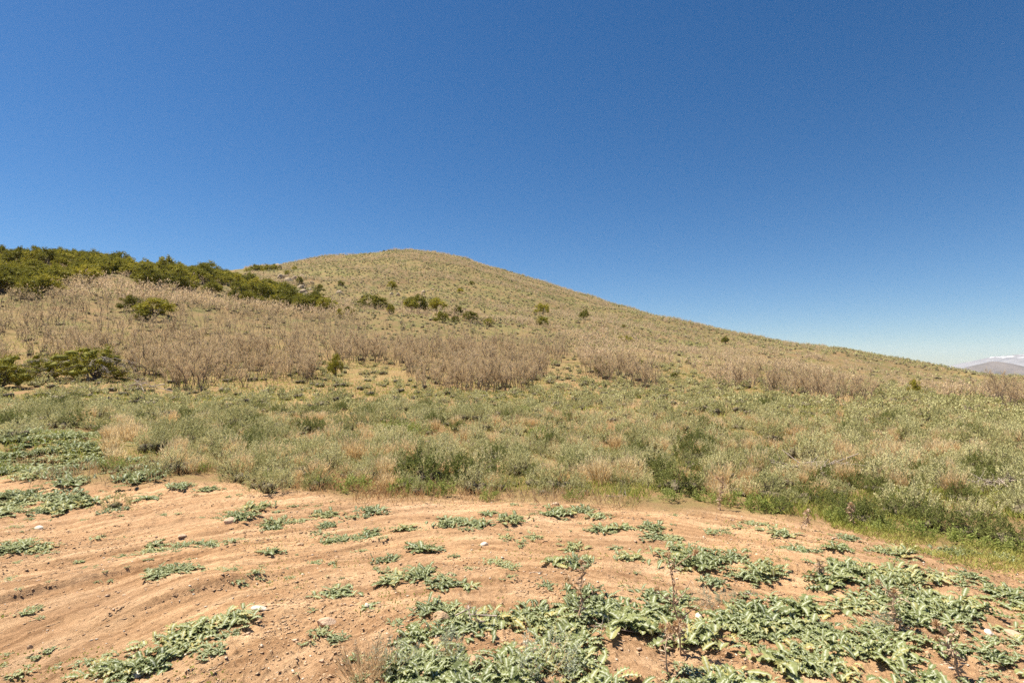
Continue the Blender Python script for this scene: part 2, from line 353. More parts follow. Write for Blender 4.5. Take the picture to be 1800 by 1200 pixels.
# ------------------------------------------------------------------ materials
def new_mat(name):
    m = bpy.data.materials.new(name); m.use_nodes = True; t = m.node_tree; t.nodes.clear(); return m, t, t.nodes.new('ShaderNodeOutputMaterial')
def N(t, kind, **kw):
    n = t.nodes.new(kind)
    for k, v in kw.items():
        if k in n.inputs: n.inputs[k].default_value = v
        else: setattr(n, k, v)
    return n
def ramp(t, stops, interp='LINEAR'):
    r = t.nodes.new('ShaderNodeValToRGB'); e = r.color_ramp.elements; r.color_ramp.interpolation = interp
    e[0].position = stops[0][0]; e[0].color = (*stops[0][1], 1); e[1].position = stops[-1][0]; e[1].color = (*stops[-1][1], 1)
    for p, c in stops[1:-1]: x = e.new(p); x.color = (*c, 1)
    return r
def plant_mat(name, cols, transl=.25, aux_col=None, rough=.75, rnd=.35, patch=None):
    """colour from the vertex tint, partly from the plant's own random, translucent blades"""
    m, t, out = new_mat(name); L = t.links.new
    at = N(t, 'ShaderNodeAttribute', attribute_name='tint'); oi = N(t, 'ShaderNodeObjectInfo')
    a = N(t, 'ShaderNodeMath', operation='MULTIPLY_ADD'); L(oi.outputs['Random'], a.inputs[0]); a.inputs[1].default_value = rnd
    b = N(t, 'ShaderNodeMath', operation='MULTIPLY'); L(at.outputs['Fac'], b.inputs[0]); b.inputs[1].default_value = 1 - rnd; L(b.outputs[0], a.inputs[2])
    n = len(cols); r = ramp(t, [(i / (n - 1), c) for i, c in enumerate(cols)]); L(a.outputs[0], r.inputs[0]); col = r.outputs[0]
    if aux_col:
        ax = N(t, 'ShaderNodeAttribute', attribute_name='aux'); mx = N(t, 'ShaderNodeMixRGB'); L(ax.outputs['Fac'], mx.inputs[0]); L(col, mx.inputs[1]); mx.inputs[2].default_value = (*aux_col, 1); col = mx.outputs[0]
    p = N(t, 'ShaderNodeBsdfPrincipled', Roughness=rough); L(col, p.inputs['Base Color']); p.inputs['Specular IOR Level'].default_value = .25
    if transl:
        tr = N(t, 'ShaderNodeBsdfTranslucent'); L(col, tr.inputs[0]); ms = N(t, 'ShaderNodeMixShader'); ms.inputs[0].default_value = transl
        L(p.outputs[0], ms.inputs[1]); L(tr.outputs[0], ms.inputs[2]); L(ms.outputs[0], out.inputs[0])
    else: L(p.outputs[0], out.inputs[0])
    return m
M = {}
M['sage'] = plant_mat('sagebrush_leaves', [(.24, .24, .09), (.40, .39, .17), (.60, .57, .30), (.70, .58, .35)], .25, rnd=.5)
M['sage_stem_shade'] = plant_mat('sagebrush_bark_shade_core', [(.085, .07, .038), (.20, .165, .105)], 0)  # bark of the stems; its dark end also paints shade on the shrub cores
M['bitter'] = plant_mat('bitterbrush_leaves', [(.10, .12, .028), (.165, .185, .048), (.27, .28, .09)], .35)
M['bright'] = plant_mat('bright_green_leaves', [(.19, .24, .05), (.28, .32, .08), (.36, .38, .14)], .35)
M['dry'] = plant_mat('dry_stems', [(.62, .44, .22), (.72, .56, .31), (.80, .67, .42)], .45)
M['oak_twig'] = plant_mat('oak_twigs', [(.43, .31, .195), (.59, .445, .29), (.72, .58, .40)], .4, (.62, .51, .25))
M['oak_bark'] = plant_mat('oak_bark', [(.09, .07, .052), (.24, .185, .14)], 0)
M['ever'] = plant_mat('mahogany_leaves', [(.10, .102, .018), (.25, .24, .036), (.52, .45, .065)], .3, rnd=.55)
M['ever_bark'] = plant_mat('mahogany_bark', [(.08, .06, .045), (.17, .14, .11), (.36, .31, .26)], 0)
M['thistle'] = plant_mat('thistle_leaves', [(.075, .102, .027), (.142, .172, .05), (.24, .268, .098), (.48, .40, .13)], .25, (.52, .55, .42), .7, .5)
M['grass'] = plant_mat('green_grass', [(.22, .26, .05), (.34, .36, .08), (.48, .44, .15)], .4)
M['strw'] = plant_mat('straw', [(.45, .27, .12), (.55, .40, .22), (.60, .48, .32)], .3)
def stone(name, cols, scale=6):
    m, t, out = new_mat(name); L = t.links.new
    tc = N(t, 'ShaderNodeTexCoord'); n = N(t, 'ShaderNodeTexNoise', Scale=scale, Detail=6.0, Roughness=.65); L(tc.outputs['Object'], n.inputs['Vector'])
    r = ramp(t, [(.3, cols[0]), (.7, cols[1])]); L(n.outputs['Fac'], r.inputs[0])
    p = N(t, 'ShaderNodeBsdfPrincipled', Roughness=.9); L(r.outputs[0], p.inputs['Base Color'])
    b = N(t, 'ShaderNodeBump', Strength=.5, Distance=.02); n2 = N(t, 'ShaderNodeTexNoise', Scale=scale * 6, Detail=4.0); L(tc.outputs['Object'], n2.inputs['Vector']); L(n2.outputs['Fac'], b.inputs['Height']); L(b.outputs[0], p.inputs['Normal'])
    L(p.outputs[0], out.inputs[0]); return m
M['white_rock'] = stone('chalky_stone', [(.58, .50, .40), (.76, .68, .56)], 14)
M['tan_rock'] = stone('tan_stone', [(.42, .28, .18), (.60, .44, .31)], 14)
M['clod'] = stone('dirt_clod', [(.40, .265, .155), (.54, .375, .225)], 20)
M['outcrop'] = stone('outcrop_stone', [(.20, .155, .10), (.52, .41, .27)], 1.6)
# ------------------------------------------------------------------ ground
def build_ground():
    az_in = np.linspace(-1.02, 1.02, 1050); az_out = np.linspace(1.02, 2 * math.pi - 1.02, 120)[1:-1]
    az = np.concatenate([az_in, az_out]); na = len(az)
    rr = np.concatenate([[0.02, .4, .8, 1.2, 1.6], np.geomspace(1.9, 9.0, 420), np.geomspace(9.0, 450, 420)[1:], np.geomspace(450, 9500, 50)[1:]]); nr = len(rr)
    Rg, Ag = np.meshgrid(rr, az, indexing='ij'); X = Rg * np.sin(Ag); Y = Rg * np.cos(Ag); Z = height(X, Y)
    V = np.stack([X, Y, Z], -1).reshape(-1, 3)
    i = np.arange(nr - 1)[:, None]; j = np.arange(na)[None]; j2 = (j + 1) % na
    T = np.stack([i * na + j, i * na + j2, (i + 1) * na + j2, (i + 1) * na + j], -1).reshape(-1, 4)[:, ::-1]
    x, y, z = V.T
    px, py = pix(x, np.maximum(y, .5), z); r = np.hypot(x, y)
    e = edge_py(px); front = y > .5
    dirt = np.where(front, sstep(-14, 8, py - e + 10 * fbm(x * 1.5, y * 1.5, 3, 31)), 1.0)
    for p in BARE: dirt = np.maximum(dirt, .2 * inpoly(px, py, p) * (r > 7))
    dirt[r < 4.5] = 1
    far = sstep(40, 120, r)
    grs = .8 * sstep(.02, .35, fbm(x / 9, y / 9, 4, 33)) * (1 - dirt)
    # green grass strip along the right-hand edge of the dirt
    gs = sstep(1480, 1680, px) * sstep(40, 10, np.abs(py - e + 4)) * front * (r < 14)
    grs = np.maximum(grs, gs); hz = sstep(70, 110, r)
    grs = grs * (1 - hz) + hz * .9 * sstep(.02, -.12, fbm(x / 22, y / 14, 4, 71)) * (r < 500)
    me = mesh_from('ground', V, T, [], smooth=True)
    for nm, arr in (('dirt', dirt), ('grs', grs), ('far', far)):
        a = me.attributes.new(nm, 'FLOAT', 'POINT'); a.data.foreach_set('value', arr.astype(np.float32))
    R = np.hypot(x - TC[0], y - TC[1]); A = np.arctan2(x - TC[0], y - TC[1])
    a = me.attributes.new('trk', 'FLOAT_VECTOR', 'POINT'); a.data.foreach_set('vector', np.stack([R, A * 3.2, np.zeros_like(R)], 1).astype(np.float32).ravel())
    m, t, out = new_mat('dry_soil'); L = t.links.new
    tc = N(t, 'ShaderNodeTexCoord')
    def att(nm): return N(t, 'ShaderNodeAttribute', attribute_name=nm)
    def mix(f, a_, b_, typ='MIX'):
        n = N(t, 'ShaderNodeMixRGB', blend_type=typ)
        for k, v in enumerate((f, a_, b_)):
            if hasattr(v, 'links'): L(v, n.inputs[k])
            else: n.inputs[k].default_value = v if k == 0 else (*v, 1)
        return n.outputs[0]
    def noise(scale, detail=5.0, rough=.6, vec=None):
        n = N(t, 'ShaderNodeTexNoise', Scale=scale, Detail=detail, Roughness=rough); L(vec or tc.outputs['Object'], n.inputs['Vector']); return n.outputs['Fac']
    mp = N(t, 'ShaderNodeMapping'); L(att('trk').outputs['Vector'], mp.inputs[0]); mp.inputs['Scale'].default_value = (5.0, .9, 1)
    streak = noise(1.0, 6.0, .62, mp.outputs[0])
    rs_ = ramp(t, [(.32, (.34, .203, .110)), (.46, (.445, .284, .160)), (.60, (.575, .39, .232)), (.74, (.68, .495, .315))]); L(streak, rs_.inputs[0])
    big = ramp(t, [(.35, (.88, .86, .86)), (.65, (1.08, 1.05, 1.0))]); L(noise(.7, 3.0), big.inputs[0])
    fine = ramp(t, [(.3, (.84, .82, .80)), (.7, (1.12, 1.12, 1.12))]); L(noise(38, 4.0, .7), fine.inputs[0])
    mp3 = N(t, 'ShaderNodeMapping'); L(att('trk').outputs['Vector'], mp3.inputs[0]); mp3.inputs['Scale'].default_value = (19.0, 1.5, 1)
    st2 = ramp(t, [(.36, (.66, .62, .58)), (.5, (1, 1, 1)), (.66, (1.22, 1.22, 1.24))]); L(noise(1.0, 6.0, .7, mp3.outputs[0]), st2.inputs[0])
    rs_o = mix(.8, rs_.outputs[0], st2.outputs[0], 'MULTIPLY')
    dcol = mix(1.0, mix(1.0, rs_o, big.outputs[0], 'MULTIPLY'), fine.outputs[0], 'MULTIPLY')
    # soil with dry litter between the shrubs
    so = ramp(t, [(.30, (.26, .145, .07)), (.5, (.27, .18, .09)), (.68, (.21, .19, .07))]); L(noise(1.3, 6.0, .7), so.inputs[0])
    gr = ramp(t, [(.3, (.21, .20, .06)), (.7, (.31, .27, .10))]); L(noise(5.0, 5.0, .7), gr.inputs[0])
    hill = ramp(t, [(.36, (.25, .155, .08)), (.48, (.20, .145, .07)), (.55, (.15, .135, .052)), (.63, (.11, .12, .042))]); L(noise(.16, 12.0, .85), hill.inputs[0])
    c = mix(att('far').outputs['Fac'], so.outputs[0], hill.outputs[0])
    ga = N(t, 'ShaderNodeMath', operation='MULTIPLY_ADD'); L(noise(2.2, 8.0, .75), ga.inputs[0]); ga.inputs[1].default_value = 3.0; ga.inputs[2].default_value = -1.35
    gm = N(t, 'ShaderNodeMath', operation='MULTIPLY', use_clamp=True); L(ga.outputs[0], gm.inputs[0]); L(att('grs').outputs['Fac'], gm.inputs[1])
    c = mix(gm.outputs[0], c, gr.outputs[0])
    c = mix(att('dirt').outputs['Fac'], c, dcol)
    p = N(t, 'ShaderNodeBsdfPrincipled', Roughness=.95); p.inputs['Specular IOR Level'].default_value = .1; L(c, p.inputs['Base Color'])
    mp2 = N(t, 'ShaderNodeMapping'); L(att('trk').outputs['Vector'], mp2.inputs[0]); mp2.inputs['Scale'].default_value = (30.0, 5.0, 1)
    b1 = N(t, 'ShaderNodeBump', Strength=.6, Distance=.012); L(noise(1.0, 5.0, .7, mp2.outputs[0]), b1.inputs['Height'])
    b2 = N(t, 'ShaderNodeBump', Strength=1.0, Distance=.022); L(noise(30, 8.0, .75), b2.inputs['Height']); L(b1.outputs[0], b2.inputs['Normal'])
    b3 = N(t, 'ShaderNodeBump', Strength=1.0, Distance=.026); L(noise(1.0, 7.0, .75, mp3.outputs[0]), b3.inputs['Height']); L(b2.outputs[0], b3.inputs['Normal'])
    L(b3.outputs[0], p.inputs['Normal']); L(p.outputs[0], out.inputs[0])
    me.materials.append(m)
    o = link(bpy.data.objects.new('ground', me)); o['kind'] = 'structure'
build_ground()
# ------------------------------------------------------------------ far mountains
def mountain(name, dist, prof, depth, mat, rough, seed):
    """a ridge of real depth; PROF gives its crest in photo pixels"""
    pxs = np.array([p[0] for p in prof]); pys = np.array([p[1] for p in prof])
    u = np.linspace((pxs[0] - 900) / F, (pxs[-1] - 900) / F, 260); s = np.linspace(-1, 1, 61)
    crest = EYE + v_of(np.interp(u * F + 900, pxs, pys)) * dist
    base = -45 - .006 * dist - 12
    U, S = np.meshgrid(u, s, indexing='ij'); Yd = dist + S * depth
    X = U * dist; rid = (1 - np.abs(S)) ** .9
    Z = base + (crest[:, None] - base) * rid + fbm(X / rough, Yd / rough, 5, seed) * 60 * np.minimum(1, (1 - np.abs(S)) * 3) * np.abs(S) ** .4 + fbm(X / 500, Yd / 500 * .001 + 0 * Yd, 4, seed + 2) * 14 * rid
    V = np.stack([X, Yd, Z], -1).reshape(-1, 3); na = len(s); i = np.arange(len(u) - 1)[:, None]; j = np.arange(na - 1)[None]
    T = np.stack([i * na + j, (i + 1) * na + j, (i + 1) * na + j + 1, i * na + j + 1], -1).reshape(-1, 4)
    o = link(bpy.data.objects.new(name, mesh_from(name, V, T, [mat], smooth=True))); o['kind'] = 'structure'
def rock_hill_mat(name, cols, snow):
    m, t, out = new_mat(name); L = t.links.new; tc = N(t, 'ShaderNodeTexCoord')
    n = N(t, 'ShaderNodeTexNoise', Scale=.006, Detail=9.0, Roughness=.65); L(tc.outputs['Object'], n.inputs['Vector'])
    r = ramp(t, [(.35, cols[0]), (.65, cols[1])]); L(n.outputs['Fac'], r.inputs[0]); c = r.outputs[0]
    if snow:
        sx = N(t, 'ShaderNodeSeparateXYZ'); L(tc.outputs['Object'], sx.inputs[0])
        mr = N(t, 'ShaderNodeMapRange'); L(sx.outputs['Z'], mr.inputs[0]); mr.inputs[1].default_value = snow[0]; mr.inputs[2].default_value = snow[1]; mr.inputs[3].default_value = -.12; mr.inputs[4].default_value = .035
        mp = N(t, 'ShaderNodeMapping'); mp.inputs['Scale'].default_value = (.004, .012, .03); L(tc.outputs['Object'], mp.inputs[0])
        n2 = N(t, 'ShaderNodeTexNoise', Scale=1.0, Detail=7.0, Roughness=.6); L(mp.outputs[0], n2.inputs['Vector'])
        a = N(t, 'ShaderNodeMath', operation='ADD'); L(n2.outputs['Fac'], a.inputs[0]); L(mr.outputs[0], a.inputs[1])
        q = ramp(t, [(.55, (0, 0, 0)), (.58, (1, 1, 1))]); L(a.outputs[0], q.inputs[0])
        mx = N(t, 'ShaderNodeMixRGB'); L(q.outputs[0], mx.inputs[0]); L(c, mx.inputs[1]); mx.inputs[2].default_value = (.85, .87, .9, 1); c = mx.outputs[0]
    p = N(t, 'ShaderNodeBsdfPrincipled', Roughness=.95); L(c, p.inputs['Base Color']); L(p.outputs[0], out.inputs[0]); return m
mountain('mountain', 6500, [(1560, 668), (1640, 655), (1690, 641), (1720, 633), (1745, 627), (1770, 625), (1800, 622), (1900, 618), (2100, 625), (2300, 640), (2500, 665)], 1500, rock_hill_mat('haze_tinted_snowy_rock', [(.15, .155, .175), (.24, .24, .26)], (80, 190)), 900, 41)  # rock colours blued and lightened, so distant haze is partly painted in
mountain('foothill', 4300, [(1600, 662), (1690, 648), (1720, 640), (1748, 635), (1775, 641), (1800, 652), (1840, 662), (1950, 650), (2100, 655), (2300, 668)], 700, rock_hill_mat('foothill_scrub', [(.085, .08, .08), (.16, .14, .135)], None), 500, 47)
# ------------------------------------------------------------------ haze
def haze():
    x0, x1, y0, y1, z0, z1 = -9800, 9800, -9800, 9800, -160, 330
    V = np.array([(x, y, z) for x in (x0, x1) for y in (y0, y1) for z in (z0, z1)], float)
    T = np.array([(0, 1, 3, 2), (4, 6, 7, 5), (0, 4, 5, 1), (2, 3, 7, 6), (0, 2, 6, 4), (1, 5, 7, 3)])
    m, t, out = new_mat('thin_air_haze'); v = N(t, 'ShaderNodeVolumePrincipled', Density=2.6e-5); v.inputs['Color'].default_value = (.80, .88, 1.0, 1); v.inputs['Anisotropy'].default_value = .0
    t.links.new(v.outputs[0], out.inputs['Volume'])
    o = link(bpy.data.objects.new('haze', mesh_from('haze', V, T, [m]))); o['kind'] = 'stuff'
haze()
# ------------------------------------------------------------------ prototypes with parts, and merged cover
REG = []                                                # every thing: dict(o, kind, px, py, size, ...)
def proto_mesh(name, g, mats):
    V, T, tn, ax, mi = g.done(); return mesh_from(name, V, T, mats, tn, mi, ax)
class Kind:
    def __init__(s, name, cat, geos, mats, parts):
        """geos: list of (foliage Geo, stems Geo or None); the first part is the thing's own mesh"""
        s.name, s.cat, s.parts = name, cat, parts
        s.meshes = [(proto_mesh(parts[0], f, [mats[0]]), proto_mesh(parts[1], st, [mats[1]]) if st and st.n else None) for f, st in geos]
    def place(s, x, y, i, sc_=(1, 1, 1), rz=0., dz=0., tilt=(0, 0), with_parts=True, **info):
        f, st = s.meshes[i % len(s.meshes)]
        z = float(height(np.array([x]), np.array([y]))[0]) + dz
        if st is not None:
            r = bpy.data.objects.new(s.name, None); r.empty_display_size = .1; link(r)
            a = bpy.data.objects.new(s.parts[0], f); link(a); a.parent = r
            b = bpy.data.objects.new(s.parts[1], st); link(b); b.parent = r
        else:
            r = bpy.data.objects.new(s.name, f); link(r)
        r.location = (x, y, z); r.rotation_euler = (tilt[0], tilt[1], rz); r.scale = sc_
        r['category'] = s.cat
        px, py = pix(x, y, z); REG.append(dict(o=r, kind=s.name, px=float(px), py=float(py), d=math.hypot(x, y), w=sc_[0], h=sc_[2], **info)); return r
def cover(name, label, groups, mats, seed=1, tvar=.5, dz=0.):
    """the plants past the largest 300 of a kind, merged: groups of (list of (foliage, stems), X, Y, width scale, height scale)"""
    rs = np.random.default_rng(seed); VV, TT, tn, ax, mi = [], [], [], [], []; off = 0; cnt = 0
    for geos, X, Y, S, SZ in groups:
        n = len(X); cnt += n
        if n == 0: continue
        Z = height(X, Y) + dz; rz = rs.random(n) * 6.283; which = rs.integers(0, len(geos), n); rnd = rs.random(n)
        for k, (f, st) in enumerate(geos):
            idx = np.nonzero(which == k)[0]
            if not len(idx): continue
            for gi, ge in enumerate((f, st)):
                if ge is None or ge.n == 0: continue
                V, T, t_, a_, _ = ge.done(); c, s_ = np.cos(rz[idx])[:, None], np.sin(rz[idx])[:, None]; sx = S[idx][:, None]
                P = np.stack([(V[None, :, 0] * c - V[None, :, 1] * s_) * sx + X[idx][:, None], (V[None, :, 0] * s_ + V[None, :, 1] * c) * sx + Y[idx][:, None], V[None, :, 2] * SZ[idx][:, None] + Z[idx][:, None]], -1)
                VV.append(P.reshape(-1, 3)); TT.append((T[None] + (np.arange(len(idx)) * len(V))[:, None, None]).reshape(-1, 3) + off); off += len(V) * len(idx)
                tn.append((t_[None] * (1 - tvar) + rnd[idx][:, None] * tvar).ravel()); ax.append(np.broadcast_to(a_[None], (len(idx), len(V))).ravel()); mi.append(np.full(len(T) * len(idx), min(gi, len(mats) - 1)))
    me = mesh_from(name, np.concatenate(VV), np.concatenate(TT), mats, np.concatenate(tn), np.concatenate(mi), np.concatenate(ax))
    o = link(bpy.data.objects.new(name, me)); o['kind'] = 'stuff'; o['label'] = label
    print(name, cnt, 'plants', len(me.polygons), 'tris'); return o
def grid_pts(sp_, y0, y1, umax, seed):
    rs = np.random.default_rng(seed); W = umax * y1
    nx, ny = int(2 * W / sp_) + 1, int((y1 - y0) / sp_) + 1
    gx, gy = np.meshgrid(np.arange(nx), np.arange(ny)); gx = gx.ravel() + rs.random(gx.size) * .95; gy = gy.ravel() + rs.random(gy.size) * .95
    x = -W + gx * sp_; y = y0 + gy * sp_
    k = (np.abs(x) < umax * y + 1) & (y < y1) & (y >= y0); return x[k], y[k]
def visible_px(x, y): z = height(x, y); return pix(x, y, z)
# ------------------------------------------------------------------ LOD geometry of each plant
def lod(fn, seeds, *a, **k): return [fn(s, *a, **k) for s in seeds]
S0 = lod(leafy, range(10, 17), 1.0, .66, 130, 3000, .042, .013, stems=26, core=.3, sub=2)
S0b = lod(leafy, range(17, 20), 1.0, .66, 90, 1200, .055, .018, stems=8, core=.3)
S1 = lod(leafy, range(20, 26), 1.0, .64, 50, 460, .085, .030, stems=5, stem_r=.012, core=.38)
S2 = lod(leafy, range(30, 36), 1.0, .62, 24, 130, .14, .058, stems=0, core=.5)
S3 = lod(leafy, range(40, 45), 1.0, .62, 10, 22, .24, .12, stems=0, core=.45)
B0 = lod(leafy, range(50, 56), 1.3, .95, 150, 4600, .044, .022, up=.6, stems=30, stem_r=.010, wild=.8, core=.3, sub=2)
G0 = lod(leafy, range(60, 64), .9, .5, 46, 900, .085, .024, up=1.2, stems=4, core=0, shoot=.5)
P0 = lod(plume, range(70, 75), .8, .62, 150, .011)
P1 = lod(plume, range(76, 79), .8, .6, 34, .03)
O0 = lod(oak, range(80, 87), 2.7, 6, 10, 14, .017, spread=.85, thick=.036)
O1 = lod(oak, range(90, 94), 2.5, 4, 5, 5, .034, spread=.8, k=3, bud=.09)
O2 = lod(leafy, range(95, 101), 2.1, 1.9, 22, 84, .34, .085, up=1.3, stems=3, stem_r=.04, core=0, shoot=.35)
for _f, _s in O2[:2]: _f.a = [a_ + .4 for a_ in _f.a]
for _f, _s in O2: _f.t = [a_ * .75 for a_ in _f.t]
for _f, _s in S3: _f.t = [a_ * .75 for a_ in _f.t]
E0 = lod(evergreen, range(100, 107), 4.0, 3.1, 44, 2200, .26, .11)
E1 = lod(evergreen, range(107, 109), 4.6, 3.0, 60, 4800, .14, .045, dead=18, trunk=7)
E2 = lod(evergreen, range(109, 113), 3.0, 2.4, 20, 420, .42, .22)
T0 = lod(thistle, range(120, 128), 1.0, 66, 8, 1.7, wide=.27) + lod(thistle, range(128, 130), 1.0, 15, 10, 1.0, wide=.26, lf=.42, spread=.06)
T1 = lod(thistle, range(130, 134), 1.0, 22, 4, .9, wide=.32)

K = {}
K['sage'] = Kind('sagebrush', 'sagebrush', S0, [M['sage'], M['sage_stem_shade']], ['foliage', 'stem'])
K['bitter'] = Kind('green_shrub', 'shrub', B0, [M['bitter'], M['sage_stem_shade']], ['foliage', 'stem'])
K['bright'] = Kind('leafy_weed', 'weed', G0, [M['bright'], M['sage_stem_shade']], ['foliage', 'stem'])
K['plume'] = Kind('dry_shrub', 'dry shrub', P0, [M['dry']], ['foliage', 'stem'])
K['oak'] = Kind('scrub_oak', 'bare tree', O0, [M['oak_twig'], M['oak_bark']], ['crown', 'trunk'])
K['ever'] = Kind('evergreen_tree', 'evergreen', E0, [M['ever'], M['ever_bark']], ['crown', 'trunk'])
K['everbig'] = Kind('evergreen_tree', 'evergreen', E1, [M['ever'], M['ever_bark']], ['crown', 'trunk'])
K['thistle'] = Kind('thistle', 'thistle', T0, [M['thistle']], ['leaf', 'stem'])
def tree_scale(px, py, wpx, base_w): x, y = ground_at(px, py); return x, y, wpx / F * y / base_w
TAKEN = []                                              # (x, y, r) footprints kept clear of scattered plants
def clear(x, y):
    k = np.ones(len(x), bool)
    for (a, b, r) in TAKEN: k &= (x - a) ** 2 + (y - b) ** 2 > r * r
    return k
# --- evergreens: single trees on the slope, (px, base py, width px, height px)
EV = [(273, 552, 62, 34), (232, 545, 36, 28), (250, 556, 30, 20), (654, 541, 48, 26), (722, 552, 34, 26), (738, 553, 30, 30), (767, 553, 30, 24), (687, 560, 15, 20), (776, 573, 22, 20), (804, 562, 22, 16),
      (826, 569, 26, 18), (859, 574, 22, 16), (690, 499, 16, 13), (809, 511, 12, 9), (830, 501, 9, 7), (953, 547, 24, 20), (958, 535, 9, 10), (953, 571, 24, 17), (1027, 565, 18, 19), (1060, 564, 8, 8),
      (1031, 544, 8, 9), (1101, 593, 22, 14), (1096, 574, 8, 7), (1058, 660, 28, 32), (1128, 650, 22, 18), (1275, 596, 12, 14), (1610, 690, 18, 26), (590, 668, 22, 46), (600, 495, 10, 9), (612, 550, 14, 14),
      (597, 556, 14, 18), (621, 553, 10, 12), (675, 440, 8, 5), (640, 440, 7, 5), (552, 458, 10, 6), (848, 450, 8, 5), (1045, 612, 14, 9), (1020, 582, 9, 8), (800, 570, 13, 12), (1210, 640, 12, 9), (1185, 665, 14, 12),
      (448, 478, 22, 16), (462, 476, 22, 17), (478, 475, 26, 18), (436, 476, 14, 10), (505, 480, 10, 9), (518, 472, 10, 10), (560, 500, 16, 14), (526, 492, 14, 14), (446, 502, 34, 26), (470, 512, 30, 24), (366, 472, 38, 22), (1795, 675, 12, 10), (1748, 662, 12, 8), (1568, 668, 12, 9)]
for i, (px, py, wp, hp) in enumerate(EV):
    x, y = ground_at(px, py); s = wp / F * y / 4.2; h = hp / F * y / 3.0
    K['ever'].place(x, y, i, (s, s, h), i * 1.7, label=None); TAKEN.append((x, y, s * 1.6))
for i, (px, py, wp, hp) in enumerate([(165, 672, 120, 80), (95, 668, 90, 62), (-8, 682, 110, 78)]):
    x, y = ground_at(px, py); s = wp / F * y / 5.4; h = hp / F * y / 3.6
    K['everbig'].place(x, y, i, (s, s, h), i * 2.1 + .6, label=None); TAKEN.append((x, y, s * 2.2))
BAND = [(-420, 380), (0, 380), (400, 380), (425, 488), (500, 520), (560, 530), (596, 543), (560, 550), (440, 536), (330, 510), (280, 514), (200, 494), (130, 498), (70, 522), (0, 532), (-420, 570)]
x, y = grid_pts(3.7, 60, 165, .97, 5); px, py = visible_px(x, y); k = inpoly(px, py, BAND) & clear(x, y)
k &= fbm(x / 6, y / 6, 2, 61) > -.13 + .55 * inpoly(px, py, [(300, 470), (560, 470), (600, 540), (420, 520), (300, 500)]) * 0
ang = np.arctan2(x, y); D_ = np.hypot(x, y)
xs, ys = x[k], y[k]; rs = np.random.default_rng(6)
for i in np.argsort(np.hypot(xs, ys)):
    s = .64 + .48 * rs.random(); K['ever'].place(xs[i], ys[i], i, (s, s, s * (.9 + .45 * rs.random())), rs.random() * 6.28, label=None, band=True)
# --- scrub oak
O = []
for sp_, a, b in ((1.35, 30, 75), (1.6, 75, 130), (2.0, 130, 372)):
    x, y = grid_pts(sp_, a, b, 1.1, int(a)); px, py = visible_px(x, y); D_ = np.hypot(x, y)
    ins = np.zeros(len(x), bool)
    for p in OAK: ins |= inpoly(px, py, p)
    thin = np.zeros(len(x), bool)
    for p in (OAK[6], OAK[7], OAK[10]): thin |= inpoly(px, py, p)
    den = np.where(ins, np.where(fbm(x / 4, y / 4, 3, 77) > -.10, .92, .15), 0.0); den = np.where(thin, np.where(fbm(x / 6, y / 4.5, 3, 75) > -.03, .85, .05), den)
    st = fbm(x / 22, y / 14, 4, 71); hillz = (D_ > 80) & ~ins
    den = np.where(hillz, np.where(st > -.01, .92, np.where(st > -.08, .4, .04)), den)
    den = np.where(hillz & (D_ < 130) & (px > 620), np.where(fbm(x / 14, y / 9, 3, 74) > .02, .8, .04), den)
    for p in GREENPATCH: den = np.where(inpoly(px, py, p), .04, den)
    den = np.where(inpoly(px, py, [(-500, 300), (300, 300), (430, 480), (600, 543), (430, 534), (280, 510), (130, 495), (70, 520), (-500, 560)]), den * .35, den)
    den = np.where((px < 430) & (D_ > 175), 0, den); rs = np.random.default_rng(72 + int(a)); k = (rs.random(len(x)) < den) & clear(x, y)
    hs = np.where(D_ < 70, .85, np.where(D_ < 130, .85, .62)) * (.65 + .55 * rs.random(len(x))) * (.8 + .5 * (fbm(x / 8, y / 8, 2, 73) + .5) * .8) * np.where(thin, .9, 1) * np.where((px > 1450) & (D_ > 85), .6, 1) * np.where(px > 1150, .85, 1)
    O.append(np.stack([x[k], y[k], hs[k]], 1))
O = np.concatenate(O); O = O[np.argsort(-O[:, 2] / np.hypot(O[:, 0], O[:, 1]))]
inview = np.abs(O[:, 0] / O[:, 1]) < .93; first = np.nonzero(inview)[0][:300]; rest = np.ones(len(O), bool); rest[first] = False
rs = np.random.default_rng(8)
for n_, i in enumerate(first):
    x, y, h = O[i]; s = h * (.85 + .3 * rs.random()); K['oak'].place(x, y, n_, (s, s, h), rs.random() * 6.28, label=None)
R_ = O[rest]; d_ = np.hypot(R_[:, 0], R_[:, 1]); n1 = (d_ < 115) & (R_[:, 0] / R_[:, 1] < .10) | (d_ < 58)
cover('oak_brush', 'leafless grey brown scrub oak covering the hillside in streaks', [(O1, R_[n1, 0], R_[n1, 1], R_[n1, 2], R_[n1, 2]), (O2, R_[~n1, 0], R_[~n1, 1], R_[~n1, 2] * 1.25, R_[~n1, 2] * 1.15)], [M['oak_twig'], M['oak_bark']], 9, .35)
